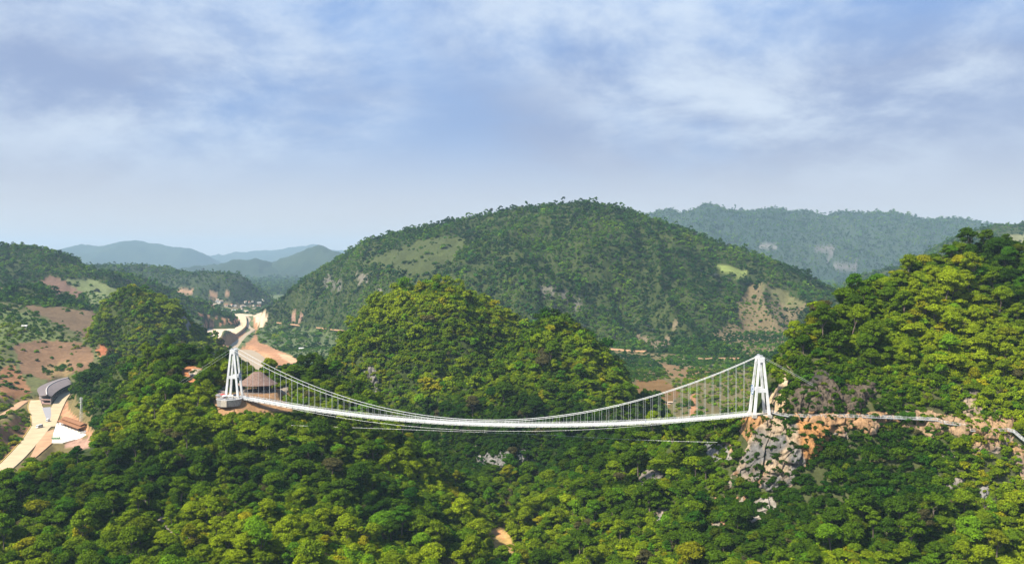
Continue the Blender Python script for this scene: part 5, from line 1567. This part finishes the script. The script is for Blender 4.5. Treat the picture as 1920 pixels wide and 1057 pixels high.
# ------------------------------------------------------------------ round platform at the left tower and what stands on it
PC = Vector(P(430, 755, 547)); PC.z = B0.z - .75
plat = empty('viewing_platform', PC)
tag(plat, 'round grey stone viewing platform at the foot of the left tower', 'platform')
MB().cyl((0, 0, -4.2), 7.2, 4.0, 32, 7.6).build('retaining_wall', plain('rubble wall', (.34, .31, .28), .9, var=.35, scale=1.2, bump=.6), plat)
MB().cyl((0, 0, -.2), 7.8, .25, 32).build('paving', plain('grey paving', (.42, .41, .40), .85, var=.2), plat)
MB().box((-.9, -7.5, -2.1), (3.4, 1.0, 3.8)).build('buttress', plain('pale stone', (.58, .50, .40), .9, var=.2), plat)
pr = MB()
for i in range(32):
    a0, a1 = 2 * math.pi * i / 32, 2 * math.pi * (i + 1) / 32
    if .2 < a0 < 2.2:
        continue
    q0, q1 = Vector((7.5 * math.cos(a0), 7.5 * math.sin(a0), .05)), Vector((7.5 * math.cos(a1), 7.5 * math.sin(a1), .05))
    pr.bar(q0, q0 + Vector((0, 0, 1.15)), .12)
    for h_ in (1.15, .6):
        pr.bar(q0 + Vector((0, 0, h_)), q1 + Vector((0, 0, h_)), .08)
pr.build('railing', STEEL, plat)
def parasol(loc, mat, label, r=1.9):
    t = empty('parasol', loc); tag(t, label, 'parasol')
    MB().cyl((0, 0, 0), .35, .12, 10).build('base', STEEL, t)
    MB().cyl((0, 0, .1), .04, 2.5, 6).build('pole', STEEL, t)
    n = 8; vs = [(0, 0, 2.85)] + [(r * math.cos(2 * math.pi * i / n), r * math.sin(2 * math.pi * i / n), 2.2) for i in range(n)] + [(0, 0, 2.75)] + [(r * math.cos(2 * math.pi * i / n), r * math.sin(2 * math.pi * i / n), 2.12) for i in range(n)]
    MB().raw(vs, [(0, 1 + i, 1 + (i + 1) % n) for i in range(n)] + [(9, 10 + (i + 1) % n, 10 + i) for i in range(n)] + [(1 + i, 10 + i, 10 + (i + 1) % n, 1 + (i + 1) % n) for i in range(n)]).build('canopy', mat, t)
def board(loc, rz, w, h, mat, label):
    t = empty('sign_board', loc, rz); tag(t, label, 'sign board')
    MB().box((0, 0, 1.0 + h / 2), (w, .08, h)).build('panel', mat, t)
    for s in (-1, 1):
        MB().box((s * w * .4, .06, .6), (.1, .06, 1.2)).build('post', STEEL, t)
top = PC + Vector((0, 0, .06))
parasol(top + Vector((-4.4, 1.0, 0)), RED, 'red parasol on the round platform')
parasol(top + Vector((-1.6, -3.6, 0)), WHITE, 'white parasol at the front rim of the round platform')
parasol(top + Vector((1.4, -2.2, 0)), WHITE, 'white parasol between the front rim and the tower legs')
parasol(top + Vector((-6.0, -2.2, 0)), plain('grey canvas', (.24, .24, .25), .9), 'dark grey parasol at the left rim of the platform')
board(top + Vector((3.0, 3.4, 0)), .5, 3.2, 1.3, plain('dark blue board', (.04, .07, .12), .5), 'dark information board beside the left tower legs')
for dx, dy, sh, tr, lab in ((4.2, -5.0, 'black', 'black', 'person in black at the right rim of the round platform'), (-6.6, .6, 'grey', 'black', 'person in grey at the left rim of the round platform'),
                            (.2, -5.8, 'yellow', 'navy', 'person in a yellow shirt at the front rail of the platform'), (2.2, 1.0, 'white', 'black', 'person in a white shirt under the left tower')):
    person(top + Vector((dx, dy, .01)), sh, tr, 0, dx, lab)

# ------------------------------------------------------------------ thatched pavilion
pav = empty('thatched_pavilion', PAV)
tag(pav, 'round open pavilion with a broad brown thatched roof beside the left tower', 'pavilion')
n = 40
rv_, rf_ = [], []
prof = [(12.1, 4.55), (12.3, 4.95), (9.2, 7.1), (6.0, 9.6), (3.2, 11.9), (2.2, 12.7), (0.02, 12.95)]
for r, z in prof:
    rv_ += [(r * math.cos(2 * math.pi * i / n) * (1.06 if r > 4 else 1.25), r * math.sin(2 * math.pi * i / n), z + .10 * math.sin(i * 7.3) * (r > 4)) for i in range(n)]
for k in range(len(prof) - 1):
    rf_ += [(k * n + i, k * n + (i + 1) % n, (k + 1) * n + (i + 1) % n, (k + 1) * n + i) for i in range(n)]
und = [(11.9 * 1.06 * math.cos(2 * math.pi * i / n), 11.9 * math.sin(2 * math.pi * i / n), 4.6) for i in range(n)] + [(0, 0, 11.5)]
roof = MB().raw(rv_, rf_).build('roof', THATCH, pav)
MB().raw(und, [((i + 1) % n, i, n) for i in range(n)]).build('roof_lining', WOOD, roof)
cp_ = MB().box((0, 0, 13.0), (5.0, .5, .45)); cp_.build('ridge_cap', THATCH, roof)
MB().cyl((0, 0, -1.6), 12.2, 1.8, 40).build('floor', plain('pavilion floor', (.30, .25, .21), .8, var=.2), pav)
for i in range(16):
    a = 2 * math.pi * i / 16
    MB().cyl((10.6 * math.cos(a), 10.6 * math.sin(a), .2), .22, 5.2, 8).build('post', WOOD, pav)
for i in range(4):
    a = 2 * math.pi * (i + .5) / 4
    MB().cyl((4 * math.cos(a), 4 * math.sin(a), .2), .28, 9.0, 8).build('post', WOOD, pav)
rl = MB()
for i in range(40):
    a0, a1 = 2 * math.pi * i / 40, 2 * math.pi * (i + 1) / 40
    q0, q1 = Vector((11.8 * math.cos(a0), 11.8 * math.sin(a0), .2)), Vector((11.8 * math.cos(a1), 11.8 * math.sin(a1), .2))
    rl.bar(q0, q0 + Vector((0, 0, 1.0)), .12); rl.bar(q0 + Vector((0, 0, 1.0)), q1 + Vector((0, 0, 1.0)), .10); rl.bar(q0 + Vector((0, 0, .5)), q1 + Vector((0, 0, .5)), .07)
rl.build('railing', WOOD, pav)
MB().box((2.5, 6.0, 2.0), (9, 2.6, 3.6)).build('bar_counter', plain('dark cabin wall', (.06, .06, .075), .7, var=.3), pav)
MB().box((4.0, 4.6, 2.2), (3.0, .2, 1.6)).build('hatch', plain('blue grey shutter', (.08, .11, .18), .5), pav)
for k, (dx, dy, lab) in enumerate(((-6.5, -6.5, 'long white table at the front left of the pavilion'), (-3.0, -8.2, 'long white table at the front rail of the pavilion'), (6.2, -6.0, 'long white table on the right of the pavilion'))):
    t = empty('dining_table', Vector(PAV) + Vector((dx, dy, .2)), .2 * k); tag(t, lab, 'table', 'white tables in the pavilion')
    MB().box((0, 0, .74), (3.2, 1.1, .07)).build('table_top', WHITE, t)
    for sx in (-1, 1):
        for sy in (-1, 1):
            MB().box((sx * 1.4, sy * .42, .355), (.08, .08, .70)).build('leg', STEEL, t)

# ------------------------------------------------------------------ terminal with the curved roof
GZ = CZ + ROAD_Z
term = empty('terminal_building', Ppl(92, 752, ROAD_Z))
TO = Vector(term.location)
tag(term, 'long curved terminal with a dark grey roof and a pale ridge line', 'building')
eL = [Ppl(a, b, -143.0) for a, b in ((75, 742), (70, 729), (85, 719), (110, 710), (130, 705.5))]
eR = [Ppl(a, b, -143.0) for a, b in ((97, 743), (104, 735.5), (114, 728.5), (125, 723), (136, 718))]
eM = [Ppl(a, b, -140.8) for a, b in ((88, 740), (87, 730.5), (93, 722), (108, 714), (127, 708.5))]
def dense(pts, k=6):
    pts = [Vector(p) for p in pts]; out = []
    for i in range(len(pts) - 1):
        p0, p1, p2, p3 = pts[max(i - 1, 0)], pts[i], pts[i + 1], pts[min(i + 2, len(pts) - 1)]
        for j in range(k):
            t = j / k
            out.append(.5 * ((2 * p1) + (-p0 + p2) * t + (2 * p0 - 5 * p1 + 4 * p2 - p3) * t * t + (-p0 + 3 * p1 - 3 * p2 + p3) * t ** 3))
    return out + [pts[-1]]
dL, dR, dM = dense(eL), dense(eR), dense(eM)
for nm_, A_, B_ in (('roof_slope', dL, dM), ('roof_slope', dM, dR)):
    vs = [p - TO for p in A_] + [p - TO for p in B_] + [p - TO - Vector((0, 0, .5)) for p in A_] + [p - TO - Vector((0, 0, .5)) for p in B_]
    m_ = len(A_)
    fs = []
    for i in range(m_ - 1):
        fs += [(i, i + 1, m_ + i + 1, m_ + i), (2 * m_ + i, 3 * m_ + i, 3 * m_ + i + 1, 2 * m_ + i + 1), (i, 2 * m_ + i, 2 * m_ + i + 1, i + 1), (m_ + i, m_ + i + 1, 3 * m_ + i + 1, 3 * m_ + i)]
    fs += [(0, m_, 3 * m_, 2 * m_), (m_ - 1, 3 * m_ - 1, 4 * m_ - 1, 2 * m_ - 1)]
    MB().raw(vs, fs).build(nm_, ROOFGREY, term)
MB().tube([p - TO + Vector((0, 0, .25)) for p in dM], .55, 6).build('ridge_cap', plain('pale ridge', (.62, .55, .50), .7), term)
def inset(k):
    return [m.lerp(l, k) for l, m in zip(dL, dM)], [m.lerp(r, k) for r, m in zip(dR, dM)]
iL, iR = inset(.72)
poly = [(p.x - TO.x, p.y - TO.y) for p in iL[2:]] + [(p.x - TO.x, p.y - TO.y) for p in iR[2:][::-1]]
MB().prism(poly, .0, 6.9).build('wall', plain('dark glazed wall', (.10, .095, .10), .5, var=.3), term)  # dark tone is the glazing's own colour
jL, jR = inset(.80)
poly2 = [(p.x - TO.x, p.y - TO.y) for p in jL[0:]] + [(p.x - TO.x, p.y - TO.y) for p in jR[0:][::-1]]
MB().prism(poly2, -.2, .9).build('plinth', PINK, term)
MB().prism(poly2, 3.6, 4.0).build('gallery_floor', plain('gallery slab', (.36, .31, .29), .8), term)
for side_ in (jL, jR):
    for i in range(0, len(side_), 3):
        p = side_[i] - TO
        MB().box((p.x, p.y, 3.6), (.6, .6, 7.2)).build('column', plain('column paint', (.33, .29, .27), .8), term)
p0_, p1_ = jL[0] - TO, jR[0] - TO
MB().bar(Vector((p0_.x, p0_.y - .3, 4.7)), Vector((p1_.x, p1_.y - .3, 4.7)), .15, 1.1).build('balustrade', PINK, term)
isl = [Ppl(a, b, ROAD_Z) for a, b in ((79, 764), (95, 763), (96, 778), (93, 790), (89, 790), (84, 778))]
tag(slab('pavement', isl, plain('grey forecourt', (.30, .29, .30), .9, var=.1), .24), 'grey forecourt in front of the curved-roof terminal', kind='structure')

# ------------------------------------------------------------------ brown tiered shelter by the white yard
A0, A1 = Vector(Ppl(120, 794.5, ROAD_Z)), Vector(Ppl(160, 809.5, ROAD_Z))
ax = (A1 - A0); LEN = ax.length; ax.normalize(); sx_ = Vector((-ax.y, ax.x, 0))
shel = empty('roofed_shelter', (A0 + A1) / 2); tag(shel, 'long open shelter with a two-tiered brown roof at the white yard', 'shelter')
def gable(z0, z1, half, l):
    vs = []
    for e in (-1, 1):
        q = ax * (e * l / 2)
        vs += [q - sx_ * half + Vector((0, 0, z0)), q + Vector((0, 0, z1)), q + sx_ * half + Vector((0, 0, z0)), q + sx_ * half + Vector((0, 0, z0 - .25)), q + Vector((0, 0, z1 - .3)), q - sx_ * half + Vector((0, 0, z0 - .25))]
    return MB().raw(vs, [(0, 1, 7, 6), (1, 2, 8, 7), (2, 3, 9, 8), (3, 4, 10, 9), (4, 5, 11, 10), (5, 0, 6, 11), (5, 4, 3, 2, 1, 0), (6, 7, 8, 9, 10, 11)])
gable(3.6, 5.6, 6.2, LEN).build('lower_roof', TILE_BROWN, shel)
gable(5.9, 7.3, 3.6, LEN * .92).build('upper_roof', TILE_BROWN, shel)
MB().box((0, 0, 5.4), (LEN * .86, 4.0, 1.0), ax, sx_).build('clerestory', WOOD, shel)
for i in range(7):
    for s in (-1, 1):
        q = ax * ((i / 6 - .5) * LEN * .94) + sx_ * (s * 5.2)
        MB().box((q.x, q.y, 1.75), (.35, .35, 3.5)).build('post', WOOD, shel)

# ------------------------------------------------------------------ vehicles
WHEEL = MB().cyl((0, 0, -.14), .40, .28, 14).mesh('wheel', BLACK)
HUB = MB().cyl((0, 0, -.16), .2, .32, 10).mesh('hub', STEEL)
def shell(prof, w, inset_top=.12):
    """body from a side profile [(x, z)] swept across the width, narrower at the top"""
    n = len(prof); zmax = max(z for _, z in prof)
    vs = []
    for s in (-1, 1):
        for x, z in prof:
            vs.append((x, s * (w / 2 - inset_top * max(0, (z - 1.0)) / max(zmax - 1.0, .1)), z))
    return MB().raw(vs, [tuple(range(n)), tuple(range(2 * n - 1, n - 1, -1))] + [(i, n + i, n + (i + 1) % n, (i + 1) % n) for i in range(n)])
def vehicle(name, loc, rz, label, cat, body_mat, L, Hh, W, prof, wins, group):
    t = empty(name, loc, rz); tag(t, label, cat, group)
    shell(prof, W).build('body', body_mat, t)
    for x0, x1, z0, z1 in wins:
        for s in (-1, 1):
            MB().box(((x0 + x1) / 2, s * (W / 2 - .03), (z0 + z1) / 2), (x1 - x0, .10, z1 - z0)).build('window', DARKGLASS, t)
    fx = max(x for x, z in prof if z > Hh * .55)
    ws = MB().box((fx - .02, 0, Hh * .66), (.14, W * .80, Hh * .28)); ws.build('windscreen', DARKGLASS, t)
    MB().box((min(x for x, z in prof) + .02, 0, Hh * .66), (.10, W * .7, Hh * .25)).build('rear_window', DARKGLASS, t)
    for s in (-1, 1):
        MB().box((L / 2, s * W * .36, .75), (.08, .28, .18)).build('headlight', plain('lamp glass', (.8, .8, .75), .2), t)
        for x in (-L * .31, L * .31):
            w = obj('wheel', WHEEL, t, (x, s * (W / 2 - .12), .40), (math.pi / 2, 0, 0)); obj('hub', HUB, w)
    return t
def bus_prof(L, Hh):
    return [(-L / 2, .35), (L / 2, .35), (L / 2, 1.0), (L / 2 - .25, Hh * .62), (L / 2 - .8, Hh * .97), (L / 2 - 1.2, Hh), (-L / 2 + .3, Hh), (-L / 2, Hh * .9)]
def car_prof(L, Hh):
    return [(-L / 2, .3), (L / 2, .3), (L / 2, .75), (L / 2 - 1.1, .95), (L / 2 - 1.8, Hh), (-L / 2 + .9, Hh), (-L / 2 + .2, .95), (-L / 2, .9)]
rz = math.pi / 2
q = Ppl(74, 801.5, ROAD_Z)
vehicle('minibus', (q[0], q[1], GZ + .15), -math.pi / 2 - .15, 'white minibus driving on the pale road', 'bus', WHITE, 7.2, 2.7, 2.2, bus_prof(7.2, 2.7), [(-3.1, -1.6, 1.5, 2.3), (-1.45, .0, 1.5, 2.3), (.15, 1.6, 1.5, 2.3), (1.75, 2.5, 1.5, 2.2)], None)
q = Ppl(89.5, 790, ROAD_Z)
vehicle('van', (q[0], q[1], GZ + .24), -math.pi / 2 + .2, 'white van at the tip of the grey forecourt', 'van', WHITE, 5.6, 2.5, 2.0, bus_prof(5.6, 2.5), [(-.2, .9, 1.4, 2.1), (1.0, 1.7, 1.4, 2.1)], None)
for k, (px_, py_, lab) in enumerate(((155, 812.5, 'white car parked against the end of the brown shelter'), (161, 811.0, 'white car parked beyond the first one by the brown shelter'))):
    q = Ppl(px_, py_, ROAD_Z)
    vehicle('parked_car', (q[0], q[1], GZ + .26), .25, lab, 'car', WHITE, 4.5, 1.5, 1.8, car_prof(4.5, 1.5), [(-1.1, .0, .95, 1.38), (.1, .8, .95, 1.38)], 'cars parked by the shelter')
q = Ppl(105, 823.5, ROAD_Z)
t = empty('shuttle_cart', (q[0], q[1], GZ + .26), .08); tag(t, 'open-sided green shuttle cart parked in the white yard', 'cart')
MB().box((0, 0, .62), (6.4, 1.7, .5)).build('body', GREEN, t)
MB().box((0, 0, 2.25), (6.6, 1.8, .14)).build('canopy', GREEN, t)
for x in (-3.0, -1.6, -.2, 1.2, 2.6):
    MB().box((x - .2, 0, 1.05), (.5, 1.5, .45)).build('seat', BLACK, t); 
    for s in (-1, 1):
        MB().box((x, s * .8, 1.53), (.08, .08, 1.35)).build('post', WHITE, t)
MB().box((3.15, 0, 1.4), (.08, 1.5, .9)).build('windscreen', DARKGLASS, t)
for s in (-1, 1):
    for x in (-2.1, 2.1):
        w = obj('wheel', WHEEL, t, (x, s * .8, .40), (math.pi / 2, 0, 0)); obj('hub', HUB, w)
for px_, py_, sh, tr, lab in ((130.5, 821.5, 'black', 'black', 'person in black near the front edge of the white yard'), (134, 821, 'grey', 'navy', 'person in grey beside the one in black in the white yard'), (102, 804, 'navy', 'black', 'person in navy at the corner of the white yard')):
    q = Ppl(px_, py_, ROAD_Z); person((q[0], q[1], GZ + .27), sh, tr, 0, px_, lab)

# ------------------------------------------------------------------ lattice mast
mb_ = hit1(152.5, 790, 600, 900)
mast = empty('lattice_mast', mb_); tag(mast, 'slim grey lattice telecom mast above the brown shelter', 'mast')
MH = 46.0 * mb_[1] / F
def mleg(i, z):
    w = 1.15 - .75 * z / MH
    return Vector(((1 if i in (0, 1) else -1) * w, (1 if i in (0, 3) else -1) * w, z))
for i in range(4):
    MB().bar(mleg(i, -1.0), mleg(i, MH), .13).build('leg', STEEL, mast)
brc = MB(); zs = np.linspace(0, MH, 14)
for k in range(13):
    for i in range(4):
        brc.bar(mleg(i, zs[k]), mleg((i + 1) % 4, zs[k + 1]), .06); brc.bar(mleg(i, zs[k + 1]), mleg((i + 1) % 4, zs[k + 1]), .05)
brc.build('bracing', STEEL, mast)
for i in range(3):
    a = i * 2.094
    MB().box((1.0 * math.cos(a), 1.0 * math.sin(a), MH - 1.5), (.35, .35, 2.4)).build('antenna', WHITE, mast)
MB().bar((-2.2, 0, MH - 4.5), (0, 0, MH - 4.5), .25).build('side_arm', STEEL, mast)

# ------------------------------------------------------------------ houses and huts of the valley
rng = np.random.default_rng(12)
RCOL = [plain('roof ' + n_, c, .8) for n_, c in (('rust', (.35, .14, .08)), ('tan', (.48, .36, .26)), ('white', (.58, .56, .53)), ('grey', (.34, .33, .33)))]
WALLC = plain('house plaster', (.62, .55, .44), .9)
HOUSES = {}
RN = ['rust-red', 'tan', 'white', 'grey']
def house(px_, py_, w, l, h, roof, label, y0=1200, rz=None, group='village houses in the valley'):
    p = hit1(px_, py_, y0)
    t = empty('village_house', p, rng.uniform(0, 3.1) if rz is None else rz); HOUSES.setdefault((label, group), []).append((px_, t))
    MB().box((0, 0, h / 2 - .8), (l, w, h + 1.6)).build('wall', WALLC, t)
    hw, hl = w / 2 + .5, l / 2 + .6
    vs = [(-hl, -hw, h), (-hl, 0, h + w * .32), (-hl, hw, h), (hl, -hw, h), (hl, 0, h + w * .32), (hl, hw, h)]
    MB().raw(vs, [(0, 3, 4, 1), (1, 4, 5, 2), (0, 1, 2), (5, 4, 3), (0, 2, 5, 3)]).build('roof', RCOL[roof], t)
    MB().box((l * .18, -w / 2 - .03, 1.1), (1.1, .12, 2.1)).build('door', WOOD, t)
    for x in (-l * .3, -l * .02):
        MB().box((x, -w / 2 - .03, 1.6), (1.2, .12, 1.1)).build('window', DARKGLASS, t)
house(565, 655.5, 6, 9, 2.6, 2, 'lone white-roofed house on the meadow right of the pond', 1300, .2, 'lone houses')
house(46, 614, 4.5, 6.5, 2.4, 2, 'lone pale hut on the green slope at far left', 900, .3, 'lone houses')
house(1256, 757, 3, 5, 2.0, 1, 'small tan shed on the bare soil below the orchards', 860, .1, 'lone houses')
ROWS = {0: 'nearest the river fork', 1: 'in the middle of the village', 2: 'at the back of the village'}
k = 0
for i in range(30):
    r = i % 3
    px_ = rng.uniform(385, 500); py_ = (582, 574, 566)[r] + rng.uniform(-3, 3)
    rf = int(rng.integers(0, 4))
    col = int((px_ - 385) // 29)
    house(px_, py_, rng.uniform(7, 9), rng.uniform(9, 16), rng.uniform(3, 5), rf, '%s-roofed house %s, %s' % (RN[rf], ROWS[r], ('at its left end', 'left of its middle', 'right of its middle', 'at its right end')[min(col, 3)]), 2400)

for (lab_, grp_), lst_ in HOUSES.items():
    tag_alike({lab_: lst_}, 'house', grp_)

# ------------------------------------------------------------------ loose rocks on the slopes
rng = np.random.default_rng(77)
BSPOT = [((1330, 930), (1400, 1000), 26, 'scattered pale stones on the rubble trail below the orange buttress'), ((1560, 800), (1680, 850), 16, 'scattered pale stones on the thicket slope under the first stretch of cliff walk'),
         ((1760, 820), (1900, 960), 16, 'scattered pale stones on the thicket slope at far right'), ((1420, 965), (1470, 1040), 12, 'scattered pale stones below the bare rock slab'),
         ((945, 1035), (985, 1050), 6, 'scattered pale stones in the stream bed at the gorge mouth'), ((455, 768), (545, 800), 12, 'scattered orange-tan stones on the earth slope under the left deck end'), ((404, 765), (440, 805), 10, 'scattered orange-tan stones on the cut below the round platform')]
for (a0, b0), (a1, b1), cnt, lab in BSPOT:
    vs, fs, cs, nv = [], [], [], 0
    for i in range(cnt * 2):
        p = hit1(rng.uniform(a0, a1), rng.uniform(b0, b1), 360, 700)
        s = rng.uniform(.3, 1.0) ** 1.5 * 1.1
        R_ = np.array(Matrix.Rotation(rng.uniform(0, 6), 3, 'Z') @ Matrix.Rotation(rng.uniform(0, 6), 3, 'X'))
        seed = int(rng.integers(0, 40))
        v, f = ICO2
        nn = fbm3(v[:, 0] * 1.3 + seed * 7, v[:, 1] * 1.3, v[:, 2] * 1.3, 3, seed)
        q = v * (.65 + .75 * nn)[:, None]; q = np.round(q * 1.9) / 1.9 * .75 + q * .25
        vs.append((q * np.array((rng.uniform(.8, 1.5), 1, rng.uniform(.6, 1))) * s) @ R_.T + p + np.array((0, 0, s * .1)))
        base = np.array((.46, .26, .14) if 'orange' in lab else (.34, .29, .23)) * rng.uniform(.75, 1.15)
        cs.append(np.tile(base, (len(v), 1)) * (.7 + .6 * nn)[:, None]); fs.append(f + nv); nv += len(v)
    o = obj('rubble', mesh_np('rubble', np.concatenate(vs), np.concatenate(fs), ROCK, np.concatenate(cs), False))
    tag(o, lab, kind='stuff')
# ------------------------------------------------------------------ haze: one even box of air round everything
bm = bmesh.new()
bmesh.ops.create_cube(bm, size=1.0)
hz_me = bpy.data.meshes.new('haze'); bm.to_mesh(hz_me); bm.free()
HAZE_TOP = float(max(GVERT[..., 2].max(), CZ)) + 30
HAZE_BOT = float(GVERT[..., 2].min()) - 1.5
haze = obj('haze', hz_me, None, (0, 10400, (HAZE_TOP + HAZE_BOT) / 2), None, (32000, 21800, HAZE_TOP - HAZE_BOT))
tag(haze, 'pale blue haze thickening towards the far mountains', kind='stuff')
hm = bpy.data.materials.new('haze'); hm.use_nodes = True
for n in list(hm.node_tree.nodes):
    hm.node_tree.nodes.remove(n)
ho = hm.node_tree.nodes.new('ShaderNodeOutputMaterial'); hv = hm.node_tree.nodes.new('ShaderNodeVolumePrincipled')
hv.inputs['Color'].default_value = (.56, .80, 1.0, 1)
hv.inputs['Density'].default_value = 5.0e-5
hv.inputs['Anisotropy'].default_value = .0
hm.node_tree.links.new(hv.outputs[0], ho.inputs['Volume'])
hz_me.materials.append(hm)
